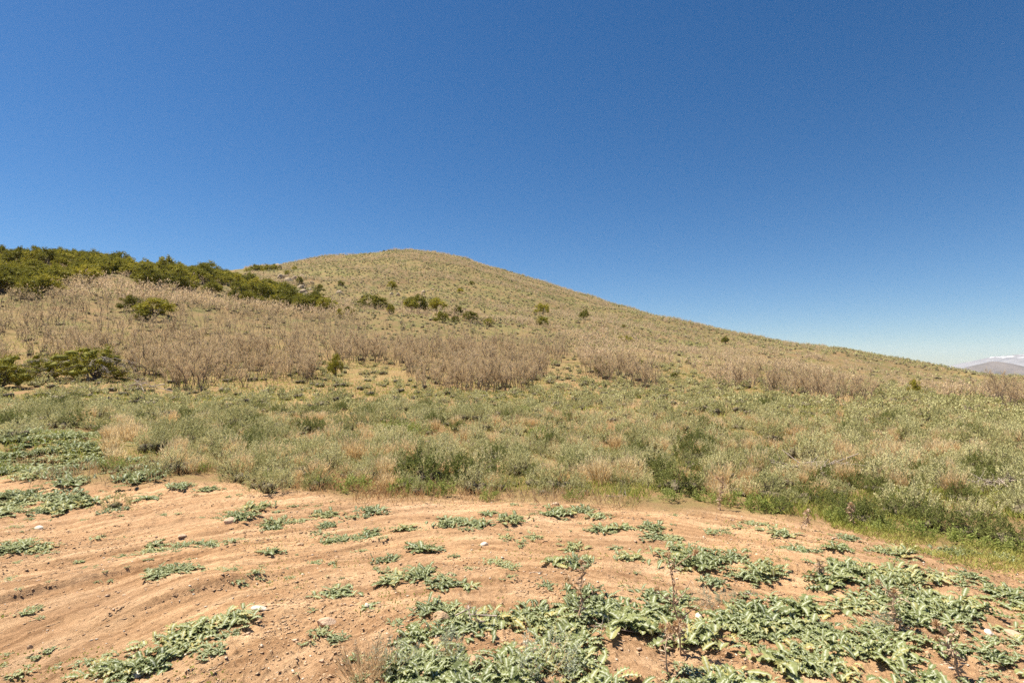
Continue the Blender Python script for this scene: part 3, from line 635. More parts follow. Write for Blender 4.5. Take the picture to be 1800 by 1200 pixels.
# --- green shrubs and leafy weeds at the foot of the slope, (px, base py, width px, height px)
BIT = [(745, 850, 130, 80), (825, 848, 100, 72), (870, 812, 60, 42), (405, 808, 66, 48), (395, 770, 50, 30), (1190, 868, 105, 70), (1165, 840, 70, 50), (1345, 832, 78, 46), (1420, 880, 80, 50), (1480, 900, 90, 55), (1520, 915, 95, 60),
       (1580, 905, 90, 55), (1640, 925, 95, 60), (1700, 935, 100, 62), (1765, 950, 90, 60), (1540, 870, 70, 45), (1600, 865, 60, 40), (1690, 880, 70, 42), (1450, 850, 60, 40), (1120, 800, 55, 38), (1000, 800, 45, 32), (60, 742, 70, 36),
       (130, 750, 75, 40), (20, 750, 70, 36), (190, 765, 60, 32), (95, 725, 50, 26), (250, 745, 45, 26), (1250, 850, 60, 42), (560, 760, 50, 30), (620, 800, 45, 34), (700, 800, 60, 44), (1740, 850, 60, 38), (1790, 880, 60, 40),
       (1370, 905, 60, 36), (940, 835, 50, 34), (480, 790, 45, 30), (330, 735, 40, 24), (445, 745, 42, 24)]
BRI = [(685, 765, 60, 26), (720, 768, 55, 24), (945, 775, 44, 24), (920, 730, 36, 16), (560, 860, 60, 24), (620, 866, 70, 26), (710, 870, 60, 30), (770, 872, 60, 28), (195, 850, 46, 24), (350, 842, 44, 18), (1290, 895, 60, 26),
       (1340, 905, 60, 30), (1240, 888, 50, 24), (1180, 893, 44, 20), (860, 874, 44, 18), (1010, 880, 40, 18), (1700, 958, 70, 26), (1620, 945, 60, 26), (1790, 965, 60, 26), (1560, 935, 50, 24), (480, 850, 50, 22), (1470, 918, 50, 26), (235, 838, 40, 18)]
for nm, lst, bw, bh in (('bitter', BIT, 1.35, 1.0), ('bright', BRI, .92, .56)):
    for i, (px, py, wp, hp) in enumerate(lst):
        x, y = ground_at(px, py); s = wp / F * y / bw; h = hp / F * y / bh * (.85 if nm == 'bitter' else 1); K[nm].place(x, y, i, (s, s, h), i * 1.3, label=None); TAKEN.append((x, y, wp / F * y * .38))
rs = np.random.default_rng(151); x, y = grid_pts(1.5, 7.5, 34, .95, 152); px, py = visible_px(x, y); k = (py < edge_py(px) - 18) & (fbm(x / 4, y / 3.5, 3, 153) > .12) & clear(x, y) & (rs.random(len(x)) < .6)
for p in OAK: k &= ~inpoly(px, py, p)
k &= ~((px < 260) & (py > 752))
for i, (a, b) in enumerate(zip(x[k], y[k])):
    q_ = .32 + .38 * rs.random(); K['bitter'].place(a, b, i, (q_, q_, q_ * (.6 + .35 * rs.random())), rs.random() * 6.28, label=None); TAKEN.append((a, b, q_ * .45))
# --- dry plumes
x, y = grid_pts(.46, 6.5, 26, 1.1, 15); px, py = visible_px(x, y); rs = np.random.default_rng(16)
den = np.clip(.24 + 1.5 * fbm(x / 2.6, y / 1.8, 3, 81), 0, .85) * (py < edge_py(px) - 14) * (1 - .9 * (px < 200) * (py > 750)) * np.interp(y, [8, 12, 18, 26], [.8, 1, .8, .4])
for p in [(560, 770, 660, 850), (1440, 800, 1640, 870), (1250, 850, 1330, 890), (1040, 850, 1080, 880), (120, 770, 260, 810)]:
    den = np.where((px > p[0]) & (px < p[2]) & (py > p[1]) & (py < p[3]), np.maximum(den, .5), den)
k = (rs.random(len(x)) < den) & clear(x, y); P_ = np.stack([x[k], y[k], (.30 + .45 * rs.random(k.sum()) ** 1.5)], 1)
P_ = P_[np.argsort(-P_[:, 2] / P_[:, 1])]; iv = np.nonzero(np.abs(P_[:, 0] / P_[:, 1]) < .92)[0][:260]; rest = np.ones(len(P_), bool); rest[iv] = False
for n_, i in enumerate(iv):
    x, y, s = P_[i]; K['plume'].place(x, y, n_, (s, s, s * (.8 + .4 * rs.random())), rs.random() * 6.28, label=None)
R_ = P_[rest]; cover('dry_brush', 'buff dry stems scattered between the sagebrush', [(P1, R_[:, 0], R_[:, 1], R_[:, 2], R_[:, 2])], [M['dry']], 17)
# --- sagebrush
S_ = []
for sp_, a, b in ((.50, 6.2, 13), (.70, 13, 28), (1.0, 28, 62), (1.45, 62, 135), (1.75, 135, 372)):
    x, y = grid_pts(sp_, a, b, 1.1, 200 + int(a)); px, py = visible_px(x, y); D_ = np.hypot(x, y); rs = np.random.default_rng(210 + int(a))
    den = np.full(len(x), .86) * (py < edge_py(px) - 3 + 34 * fbm(x * .8, y * .8, 3, 95))
    for p in OAK: den = np.where(inpoly(px, py, p), .32, den)
    for p in BARE: den = np.where(inpoly(px, py, p), .6 if p is not BARE[2] and p is not BARE[3] else .05, den)
    den = np.where((px < 260) & (py > 752) & (y < 16), .03, den)
    den *= np.where(fbm(x / 3.5, y / 3.5, 3, 91) > -.22, 1, .3)
    if a > 60: den *= np.where(fbm(x / 14, y / 8, 3, 93) > -.1, 1, .35 if a < 130 else .65)
    if 10 < a < 100: den *= .82
    den = np.where((px < 430) & (D_ > 175), 0, den)
    k = (rs.random(len(x)) < den) & clear(x, y)
    s = np.interp(D_, [6, 8, 14, 30, 60], [.34, .48, .68, .88, 1.05]) * (.55 + .75 * rs.random(len(x)) ** 1.3) * (1.25 if a > 130 else 1)
    S_.append(np.stack([x[k], y[k], s[k]], 1))
S_ = np.concatenate(S_); S_ = S_[np.argsort(-S_[:, 2] / np.hypot(S_[:, 0], S_[:, 1]))]; iv = np.nonzero(np.abs(S_[:, 0] / S_[:, 1]) < .92)[0][:300]; rest = np.ones(len(S_), bool); rest[iv] = False
for n_, i in enumerate(iv):
    x, y, s = S_[i]; K['sage'].place(x, y, n_, (s, s, s * (.85 + .4 * rs.random())), rs.random() * 6.28, label=None)
R_ = S_[rest]; d_ = np.hypot(R_[:, 0], R_[:, 1]); gp = []
for geos, a, b in ((S0b, 0, 13), (S1, 13, 34), (S2, 34, 100), (S3, 100, 999)):
    k = (d_ >= a) & (d_ < b); hv = .85 + .3 * rs.random(k.sum()); gp.append((geos, R_[k, 0], R_[k, 1], R_[k, 2], R_[k, 2] * hv)); print('sage', a, k.sum())
cover('sagebrush_cover', 'grey green sagebrush covering the lower slope and hillside', gp, [M['sage'], M['sage_stem_shade']], 19, .7)
# --- thistles
TH = []
rs = np.random.default_rng(301)
TPOLY = [([(-200, 760), (0, 757), (130, 757), (200, 790), (290, 832), (260, 852), (100, 848), (-200, 846)], .36, .85, (.42, .65)),
         ([(-200, 866), (0, 862), (60, 862), (175, 882), (150, 903), (0, 908), (-200, 912)], .26, .9, (.36, .55)),
         ([(200, 1172), (300, 1105), (440, 1080), (425, 1112), (330, 1162), (245, 1192)], .17, .95, (.26, .38)),
         ([(1180, 966), (1260, 975), (1420, 1000), (1500, 1005), (1480, 1050), (1400, 1055), (1300, 1040), (1215, 1000)], .22, .75, (.30, .45)),
         ([(1440, 978), (1560, 990), (1700, 1010), (1900, 1030), (1900, 1230), (1440, 1230), (1290, 1110), (1260, 1085), (1400, 1050), (1500, 1040), (1420, 1000)], .20, .66, (.24, .42)),
         ([(1290, 1055), (1420, 1040), (1480, 1090), (1400, 1130), (1290, 1105)], .19, .8, (.32, .5)),
         ([(1015, 1045), (1090, 1038), (1165, 1085), (1150, 1110), (1060, 1100), (1010, 1075)], .16, .95, (.28, .45)),
         ([(740, 1060), (800, 1065), (880, 1095), (890, 1130), (830, 1120), (760, 1100), (715, 1080)], .17, .9, (.24, .38)),
         ([(700, 1115), (770, 1110), (830, 1145), (960, 1150), (1010, 1100), (1010, 1190), (1000, 1230), (700, 1230), (680, 1180)], .17, .8, (.28, .42)),
         ([(915, 1075), (960, 1060), (1010, 1090), (1030, 1130), (960, 1120), (920, 1100)], .16, .9, (.26, .4)),
         ([(1050, 1150), (1130, 1135), (1190, 1105), (1260, 1110), (1300, 1150), (1440, 1150), (1480, 1230), (1040, 1230)], .18, .82, (.30, .46))]
for poly, sp_, den, (s0, s1) in TPOLY:
    x, y = grid_pts(sp_, 2.2, 18, 1.2, len(TH) + 400); px, py = visible_px(x, y); k = inpoly(px, py, poly) & (rs.random(len(x)) < den) & ((fbm(x * 1.8, y * 1.8, 2, 303) > (-.14 if s0 > .28 and sp_ < .25 else -9)))
    for a, b in zip(x[k], y[k]): TH.append((a, b, s0 + (s1 - s0) * rs.random()))
TL = [(605, 937, 110), (590, 942, 60), (640, 938, 60), (712, 928, 42), (815, 922, 100), (790, 918, 60), (400, 955, 72), (385, 950, 40), (300, 970, 95), (270, 962, 60), (60, 965, 90), (30, 972, 50), (445, 920, 100), (470, 930, 60), (430, 912, 60), (340, 870, 90), (310, 868, 60),
      (600, 1034, 56), (680, 974, 38), (740, 962, 60), (765, 964, 34), (712, 1020, 84), (690, 1012, 50), (740, 1018, 50), (790, 1034, 60), (835, 1036, 50), (865, 988, 38), (965, 990, 60), (1020, 996, 62), (1040, 990, 34), (1005, 908, 90), (985, 905, 50), (1045, 910, 40), (1012, 950, 40), (950, 1022, 30),
      (1100, 938, 56), (1120, 987, 56), (1190, 988, 64), (1370, 945, 56), (1150, 932, 46), (1060, 933, 40), (1160, 950, 50), (1190, 955, 46), (905, 1000, 30), (1420, 975, 60), (1450, 965, 44), (1650, 966, 50), (1700, 968, 46), (1330, 935, 40), (1300, 935, 30), (820, 935, 30), (940, 940, 34), (600, 915, 70), (650, 905, 50),
      (570, 902, 60), (520, 915, 30), (460, 893, 60), (200, 897, 50), (250, 885, 60), (290, 1024, 80), (270, 1028, 40), (330, 1020, 40), (60, 1082, 34), (175, 945, 30), (215, 948, 26), (1000, 960, 30), (1095, 960, 30), (880, 940, 34), (900, 915, 40), (860, 908, 30), (1240, 930, 30), (1255, 945, 30), (715, 1100, 46), (660, 1078, 40), (600, 1110, 36),
      (560, 1062, 18), (540, 1120, 34), (575, 1100, 30), (395, 1112, 44), (380, 1130, 40), (365, 1165, 40), (1130, 1045, 60), (1180, 1050, 60), (1215, 1055, 40), (1240, 1020, 50), (640, 1140, 40), (1485, 950, 40), (1530, 962, 40), (1580, 975, 50), (780, 985, 24), (550, 935, 24), (500, 965, 30), (480, 970, 40), (1760, 980, 40)]
for px, py, wp in TL:
    x, y = ground_at(px, py); n = max(1, int(wp / 34)); s = wp / F * y
    for j in range(n):
        TH.append((x + (j - (n - 1) / 2) * s / n + rs.normal() * .03, y + rs.normal() * .07, min(.34, max(.09, s / n * 1.15)) * (.8 + .4 * rs.random())))
n = 1500; y = 3.0 + 5.5 * rs.random(n); x = (rs.random(n) * 2 - 1) * 1.0 * y; px, py = visible_px(x, y)
k = (py > edge_py(px) + 4) & (fbm(x * 1.5, y * 2.2, 3, 311) > .10)
for a, b in zip(x[k], y[k]): TH.append((a, b, .05 + .11 * rs.random() ** 2))
TH = np.array(TH); TH = TH[np.argsort(-TH[:, 2] / np.hypot(TH[:, 0], TH[:, 1]))]; P0x, P0y = visible_px(TH[:, 0], TH[:, 1])
iv = np.nonzero((P0x > -40) & (P0x < 1840) & (P0y < 1235))[0][:300]; rest = np.ones(len(TH), bool); rest[iv] = False
for n_, i in enumerate(iv):
    x, y, s = TH[i]; K['thistle'].place(x, y, n_, (s, s, s * (.55 + .35 * rs.random())), rs.random() * 6.28, dz=-.005, label=None)
R_ = TH[rest]; print('thistles', len(TH))
cover('thistle_cover', 'low spiny grey green thistle leaves in mats on the dirt', [(T1, R_[:, 0], R_[:, 1], R_[:, 2], R_[:, 2] * .9)], [M['thistle']], 23)
# --- grass, seedlings, litter: nobody could count these
def blades_cover(name, label, X, Y, h, wd, mat, lean=.35, seed=5, flat=False):
    rs = np.random.default_rng(seed); n = len(X); P = np.stack([X, Y, height(X, Y) - .005], 1); g = Geo()
    D = rs.normal(size=(n, 3)) * lean; D[:, 2] = 1 if not flat else np.abs(D[:, 2]) * .2
    blades(g, P, D, h * (.5 + .8 * rs.random(n)), wd, rs, np.clip(fbm(X * .8, Y * .8, 2, 99) + .5 + rs.normal(size=n) * .15, 0, 1), 0, 0, .12)
    V, T, tn, ax, mi = g.done(); o = link(bpy.data.objects.new(name, mesh_from(name, V, T, [mat], tn, mi, ax))); o['kind'] = 'stuff'; o['label'] = label
rs = np.random.default_rng(501)
n = 150000; u = (rs.random(n) * 2 - 1) * 1.1; y = 6 + 22 * rs.random(n) ** 1.3; x = u * y; px, py = visible_px(x, y)
dd = py < edge_py(px) - 4 + 8 * rs.normal(size=n); k = dd & (fbm(x / 1.5, y / 1.5, 3, 502) > -.08)
green = (fbm(x / 4, y / 3, 3, 503) > .0) | ((px > 1450) & (py > edge_py(px) - 60)); 
blades_cover('grass', 'short green grass among the shrubs at the edge of the dirt', x[k & green], y[k & green], .13, .010, M['grass'])
blades_cover('dry_grass', 'short straw coloured dead grass among the sagebrush', x[k & ~green], y[k & ~green], .15, .008, M['strw'])
n = 110000; y = 24 + 56 * rs.random(n) ** .8; x = (rs.random(n) * 2 - 1) * y; k = fbm(x / 4, y / 4, 3, 531) > -.15; g_ = fbm(x / 8, y / 6, 3, 532) > .05
blades_cover('slope_grass', 'short grass greening the lower slope between sagebrush', x[k & g_], y[k & g_], .26, .035, M['grass'], .5, 533)
blades_cover('slope_dry_grass', 'dead buff grass on the lower slope between sagebrush', x[k & ~g_], y[k & ~g_], .28, .03, M['dry'], .5, 534)
n = 60000; x = 2.5 + 4.5 * rs.random(n); y = 4.2 + 3.5 * rs.random(n); px, py = visible_px(x, y)
k = (px > 1460) & (np.abs(py - edge_py(px) + 6 - 14 * sstep(1500, 1800, px)) < 10 + 16 * sstep(1480, 1720, px) * rs.random(n) ** .5) & (fbm(x * 2.2, y * 2.2, 3, 505) > -.12)
blades_cover('edge_grass', 'short yellow green grass along the edge of the dirt', x[k], y[k], .075, .006, M['grass'], .6, 506)
n = 40000; u = (rs.random(n) * 2 - 1) * 1.1; y = 2.3 + 8 * rs.random(n) ** 1.2; x = u * y; px, py = visible_px(x, y)
k = (py > edge_py(px)) & (fbm(x * 1.6, y * 1.6, 3, 511) > .12); kk = (px > 1350) & (py > edge_py(px) - 10) & (py < edge_py(px) + 40) | k
blades_cover('seedling_weeds', 'tiny bright green seedlings sprouting from the dirt', x[kk], y[kk], .022, .010, M['grass'], .8, 512)
n = 14000; u = (rs.random(n) * 2 - 1) * 1.05; y = 2.3 + 6 * rs.random(n) ** 1.3; x = u * y; px, py = visible_px(x, y)
k = (py > edge_py(px) - 5) & (fbm(x * 1.3, y * 1.3, 3, 521) > np.where(px > 640, -.02, .22))
blades_cover('straw_litter', 'scraps of dry straw and dead leaves lying on the dirt', x[k], y[k], .05, .004, M['strw'], 1.0, 522, True)
# pebbles and clods
def pebbles(name, label, n, seed, smin, smax, mat, dens, arcs=False):
    rs = np.random.default_rng(seed); u = (rs.random(n) * 2 - 1) * 1.1; y = 2.2 + 7.5 * rs.random(n) ** 1.4; x = u * y; px, py = visible_px(x, y)
    R = np.hypot(x - TC[0], y - TC[1]); A = np.arctan2(x - TC[0], y - TC[1]); Rw = R + 0.10 * fbm(A * 2.2, R * 0.7, 3, 9)
    if arcs:
        stepn = fbm(Rw * 5.5, A * 1.2, 2, 21); l2 = fbm(Rw * 9, A * 2.5, 3, 25); near = np.minimum(np.abs(stepn), np.abs(l2))
        k = (py > edge_py(px) - 6) & (near < .019) & (fbm(x * 1.1, y * 1.1, 2, 27) > -.05) & (A < .9)
    else: k = (py > edge_py(px) - 6) & (fbm(x * 2, y * 2, 3, seed) > dens)
    x, y, A = x[k], y[k], A[k]; n = len(x)
    B = np.array([(1, 0, 0), (-1, 0, 0), (0, 1, 0), (0, -1, 0), (0, 0, 1), (0, 0, -.6), (.6, .6, .5), (-.6, .5, .6), (.5, -.6, .5)], float)
    F_ = np.array([(0, 2, 6), (2, 4, 6), (4, 0, 6), (2, 1, 7), (1, 4, 7), (4, 2, 7), (0, 4, 8), (4, 3, 8), (3, 0, 8), (1, 3, 4), (0, 5, 2), (2, 5, 1), (1, 5, 3), (3, 5, 0)])
    s = smin + (smax - smin) * rs.random(n) ** 4; V = B[None] * (1 + .35 * rs.normal(size=(n, 9, 1))) * (s[:, None, None] * (np.array([1.9, .8, .5] if arcs else [1, 1, .5]) * (1 + .3 * rs.normal(size=(n, 1, 3)))))
    a = -A + rs.normal(size=n) * .35 if arcs else rs.random(n) * 6.28; c, q = np.cos(a)[:, None], np.sin(a)[:, None]
    V = np.stack([V[..., 0] * c - V[..., 1] * q + x[:, None], V[..., 0] * q + V[..., 1] * c + y[:, None], V[..., 2] + height(x, y)[:, None] + s[:, None] * .2], -1)
    T = F_[None] + (np.arange(n) * 9)[:, None, None]; o = link(bpy.data.objects.new(name, mesh_from(name, V.reshape(-1, 3), T.reshape(-1, 3), [mat]))); o['kind'] = 'stuff'; o['label'] = label
pebbles('gravel', 'small pale stones strewn over the dirt', 7000, 601, .0015, .011, M['white_rock'], -.05)
pebbles('small_stones', 'small tan stones half sunk in the dirt', 9000, 604, .002, .014, M['tan_rock'], -.02)
pebbles('dirt_clods', 'crumbled clods of dry brown dirt', 120000, 602, .0015, .011, M['clod'], .0)
pebbles('crumbled_ridges', 'broken crust along the edges of the tyre ruts', 320000, 603, .0015, .010, M['clod'], 0, True)
# --- rocks one can tell apart: (px, base py, length px, height px, material, label)
RK = [(67, 931, 17, 8, 'white_rock', 'bright white stone lying alone on bare dirt near the thistle mound'),
      (456, 1078, 28, 9, 'white_rock', 'flat bright white stone at the upper end of the long thistle mat'),
      (574, 1090, 34, 14, 'tan_rock', 'wedge shaped peach coloured stone on the dirt beside tyre tracks'),
      (645, 1068, 11, 10, 'white_rock', 'small rounded pale stone above a little thistle'),
      (851, 957, 14, 8, 'white_rock', 'small round white stone in the middle of the dirt track'),
      (1229, 1074, 22, 12, 'white_rock', 'angular white stone on bare dirt next to the pale sage plant'),
      (1166, 1120, 26, 8, 'white_rock', 'long white stone below the big thistle cluster'),
      (1166, 1108, 30, 12, 'tan_rock', 'smooth tan stone just behind the long white stone'),
      (404, 922, 26, 12, 'tan_rock', 'tilted pinkish tan slab beside a thistle patch'),
      (320, 946, 18, 5, 'tan_rock', 'flat tan stone half sunk in the dirt'), (760, 1063, 13, 7, 'tan_rock', 'small tan stone at the foot of a thistle row'),
      (795, 1021, 12, 6, 'tan_rock', 'pale brown stone lying between two thistle patches'), (1738, 1112, 18, 8, 'white_rock', 'pale stone among the dense thistles beside bare soil'),
      (1785, 1118, 40, 12, 'tan_rock', 'broad pinkish stone at the right edge of the thistles'), (105, 793, 24, 7, 'tan_rock', 'pale flat rock on the green thistle mound'),
      (1330, 985, 10, 6, 'white_rock', 'tiny white stone between trailing thistles'), (1412, 1100, 12, 7, 'white_rock', 'small white stone in a gap of the thistle mat'),
      (565, 1155, 12, 6, 'tan_rock', 'rounded tan pebble near the straw tuft'), (975, 890, 16, 7, 'tan_rock', 'small tan rock at the edge of the shrubs'), (240, 1192, 30, 10, 'white_rock', 'large flat white stone below the long thistle mat'),
      (832, 1180, 26, 24, 'clod', 'big rounded brown clod of earth between thistles'), (775, 1098, 34, 22, 'clod', 'brown heap of loose earth beside the thistle patch'), (52, 1142, 10, 8, 'clod', 'dark round clod on the tyre tracks'), (592, 975, 12, 7, 'clod', 'small brown clod on the open dirt'), (528, 955, 16, 8, 'clod', 'brown clod of dirt near the tyre track')]
for i, (px, py, lp, hp, mt, lab) in enumerate(RK):
    x, y = ground_at(px, py); L_ = lp / F * y / 2; H_ = hp / F * y * .62; me = rock(700 + i, L_, L_ * .7, H_, 3, .5 if mt == 'clod' else .3); me.materials.append(M[mt])
    o = link(bpy.data.objects.new('rock' if mt != 'clod' else 'dirt_clod', me)); o.location = (x, y, float(height(np.array([x]), np.array([y]))[0]) + H_ * .12); o.rotation_euler = (.1, .15, i * .9 - .3 if i > 2 else (0.1, .25, .4)[i])
    o['label'] = lab; o['category'] = 'rock' if mt != 'clod' else 'dirt clod'
# --- rock outcrops on the hill
rs = np.random.default_rng(801)
for i in range(46):
    if i < 34: px = 522 + rs.normal() * 24; py = 489 + rs.normal() * 8 + (px - 522) * .12; wp = 7 + 11 * rs.random()
    elif i < 42: px = 755 + rs.normal() * 10; py = 511 + rs.normal() * 3; wp = 4 + 6 * rs.random()
    else: px = (688, 700, 420, 470)[i - 42]; py = (508, 509, 478, 500)[i - 42]; wp = 9
    x, y = ground_at(px, py); L_ = wp / F * y / 2; me = rock(820 + i, L_, L_ * .8, L_ * (.55 + .5 * rs.random()), 2, .6); me.materials.append(M['outcrop'])
    o = link(bpy.data.objects.new('boulder', me)); o.location = (x, y, float(height(np.array([x]), np.array([y]))[0]) + L_ * .2); o.rotation_euler = (rs.normal() * .3, rs.normal() * .3, rs.random() * 6.28)
    o['category'] = 'boulder'; REG.append(dict(o=o, kind='boulder', px=px, py=py, d=y, w=L_, h=L_, label=None))
# --- dry thistle stalks, straw tuft, pale sage sprigs in the foreground
def stalk(name, px, py, hpx, lean, seed, label, heads=5, side=7):
    rs = np.random.default_rng(seed); x, y = ground_at(px, py); H_ = hpx / F * y; g = Geo(); hd = Geo()
    n = 7; pts = np.array([[lean * H_ * (i / (n - 1)) + rs.normal() * .012, rs.normal() * .012, H_ * i / (n - 1) * (1 if i else 1) - (.02 if i == 0 else 0)] for i in range(n)]); tube(g, pts, .0055, .003, .75, 0, 5)
    ends = [pts[-1]]
    for j in range(side):
        f = .35 + .6 * rs.random(); i = int(f * (n - 1)); p = pts[i]; a = rs.random() * 6.28; d = np.array([math.cos(a), math.sin(a), .8]); e = p + d * H_ * .25 * (.5 + rs.random()); tube(g, [p, (p + e) / 2 + rs.normal(size=3) * .01, e], .004, .002, .6, 0, 4); ends.append(e)
        nb = 8; blades(g, p + (e - p) * rs.random(nb)[:, None], unit(rs, nb), .035, .009, rs, .7)
    nb = 50; f = rs.random(nb); Q = np.stack([np.interp(f, np.linspace(0, 1, n), pts[:, k]) for k in range(3)], 1); blades(g, Q, unit(rs, nb) * np.array([1, 1, .6]), .05, .012, rs, rs.random(nb))
    V, T, tn, ax, mi = g.done(); o = link(bpy.data.objects.new(name, mesh_from('stem', V, T, [M['dry_stalk']], tn, mi, ax)))
    o.location = (x, y, float(height(np.array([x]), np.array([y]))[0])); o['label'] = label; o['category'] = 'dead stalk'; o['group'] = 'dead thistle stalks standing in the thistles'
    for e in ends[:heads]:
        h_ = Geo(); blades(h_, np.repeat(e[None], 70, 0) + rs.normal(size=(70, 3)) * .004, unit(rs, 70) + np.array([0, 0, .5]), .022, .006, rs, rs.random(70)); V, T, tn, ax, mi = h_.done()
        c = link(bpy.data.objects.new('seed_head', mesh_from('seed_head', V, T, [M['head']], tn, mi, ax))); c.parent = o
M['dry_stalk'] = plant_mat('dead_stalk', [(.20, .12, .08), (.42, .29, .19), (.52, .40, .28)], .1)
M['head'] = plant_mat('seed_head_scales', [(.45, .28, .14), (.60, .42, .24), (.66, .54, .38)], .3)
stalk('dead_stalk', 1196, 1142, 170, -.10, 1, 'tallest dead stalk with dark bent stem beside the thistle clumps', 3, 5)
stalk('dead_stalk', 1018, 1092, 100, .05, 2, 'thin branching dead stalk at the edge of the large thistle cluster', 3, 6)
stalk('dead_stalk', 1165, 1175, 80, .30, 3, 'dead stalk with many rusty seed heads above a thistle clump', 8, 8)
stalk('dead_stalk', 1580, 1110, 64, -.08, 4, 'pale upright dead stalk in a gap of the thistle mat', 2, 3)
stalk('dead_stalk', 1690, 1195, 90, -.35, 5, 'forked brown dead stalk with broad seed heads low among thistles', 5, 6)
stalk('dead_stalk', 1440, 1022, 34, .05, 6, 'short straw coloured stalk at the back of the thistle mat', 1, 3)
stalk('dead_stalk', 1500, 925, 40, -.1, 7, 'pale dead stalk standing at the grassy edge of the dirt', 1, 4)
stalk('dead_stalk', 1268, 905, 55, .05, 8, 'buff dead stalk in front of the green shrubs', 2, 4)
stalk('dead_stalk', 1410, 937, 34, .5, 9, 'dark crooked stalk leaning on bare dirt by the shrubs', 0, 3)
g, _ = plume(41, .45, .20, 130, .004, lean=.8, curve=.05); 
x, y = ground_at(640, 1185); o = link(bpy.data.objects.new('straw_tuft', proto_mesh('stem', g, [M['strw']]))); o.location = (x, y, 0); o['label'] = 'straw coloured tuft of dry grass leaning over at the bottom edge'; o['category'] = 'dry grass tuft'
o.location.z = float(height(np.array([x]), np.array([y]))[0])
M['pale'] = plant_mat('pale_sage_leaves', [(.24, .27, .18), (.34, .37, .27), (.42, .44, .34)], .25)
PG = [leafy(60 + i, .42, .34, 50, 1800, .018, .005, up=1.4, stems=16, stem_r=.003, core=0, shoot=.4) for i in range(3)]
K['pale'] = Kind('sage_seedling', 'small shrub', PG, [M['pale'], M['dry']], ['foliage', 'stem'])
for i, (px, py, wp, hp, lab) in enumerate([(965, 1192, 110, 70, 'pale silvery sage plant growing between thistle clumps'), (1235, 1056, 44, 34, 'small grey green sage plant standing on bare dirt'), (690, 1180, 80, 60, 'small silvery sage plant at the foot of the straw tuft'), (1275, 1052, 40, 26, 'low grey sage plant beside the thistle mat'),
                                         (790, 1160, 60, 46, 'silvery sage sprig in the thistle patch near brown clod'), (1560, 1105, 50, 36, 'pale sage sprig at the foot of a pale upright stalk')]):
    x, y = ground_at(px, py); s = wp / F * y / .42; h = hp / F * y / .34; K['pale'].place(x, y, i, (s, s, h), i, label=lab)
# --- fallen grey branches among the shrubs, sticks on the dirt
def sticks(name, cat, px, py, wpx, n, seed, label, thick=.012, lift=.18):
    rs = np.random.default_rng(seed); x, y = ground_at(px, py); W_ = wpx / F * y; g = Geo()
    for i in range(n):
        a = rs.random() * 6.28 if n > 1 else .2; L_ = W_ * (.25 + .35 * rs.random()) if n > 1 else W_ * .5; c = np.array([rs.normal() * W_ * .2, rs.normal() * W_ * .1, lift * (rs.random() if n > 1 else .1)]) if n > 1 else np.array([0, 0, .012])
        d = np.array([math.cos(a), math.sin(a) * .5, (rs.random() - .3) * .8 if n > 1 else .02]); p0 = c - d * L_; p1 = c + d * L_; p0[2] = max(p0[2], -.01)
        m1 = c + rs.normal(size=3) * .06 * L_; tube(g, [p0, m1, p1], thick, thick * .4, rs.random(), 0, 4)
        for j in range(4 if n > 1 else 2):
            q = p0 + (p1 - p0) * (.3 + .6 * rs.random()); tube(g, [q, q + rs.normal(size=3) * L_ * .25 + np.array([0, 0, L_ * .12])], thick * .4, thick * .15, .8, 0, 3)
    V, T, tn, ax, mi = g.done(); o = link(bpy.data.objects.new(name, mesh_from('wood', V, T, [M['deadwood']], tn, mi, ax))); o.location = (x, y, float(height(np.array([x]), np.array([y]))[0])); o['label'] = label; o['category'] = cat
M['deadwood'] = plant_mat('weathered_wood', [(.22, .17, .13), (.40, .33, .27), (.55, .48, .41)], 0)
sticks('fallen_branch', 'dead branch', 1420, 842, 120, 16, 1, 'tangle of weathered grey branches lying among green shrubs', .016)
sticks('fallen_branch', 'dead branch', 1760, 862, 90, 12, 2, 'bleached dead branches sticking up beside the green shrubs', .012)
sticks('fallen_branch', 'dead branch', 250, 690, 80, 14, 3, 'grey fallen limbs at the foot of the leafless oaks', .03, .6)
sticks('fallen_branch', 'dead branch', 1745, 828, 60, 8, 4, 'small grey dead branch in the brush above the green shrubs', .012)
sticks('stick', 'stick', 942, 1012, 24, 1, 5, 'short pale stick on the dirt above a small thistle', .006)
sticks('stick', 'stick', 1085, 886, 40, 1, 6, 'dark thin stick lying along the edge of the sagebrush', .008)
sticks('stick', 'stick', 1320, 1045, 26, 1, 7, 'pale curved twig beside the low grey sage plant', .004)
sticks('stick', 'stick', 1085, 1115, 60, 3, 8, 'pale dead twigs on bare dirt below the big thistle cluster', .005, .03)
sticks('stick', 'stick', 835, 1108, 60, 4, 9, 'brown dead stems lying over the thistle patch', .006, .12)

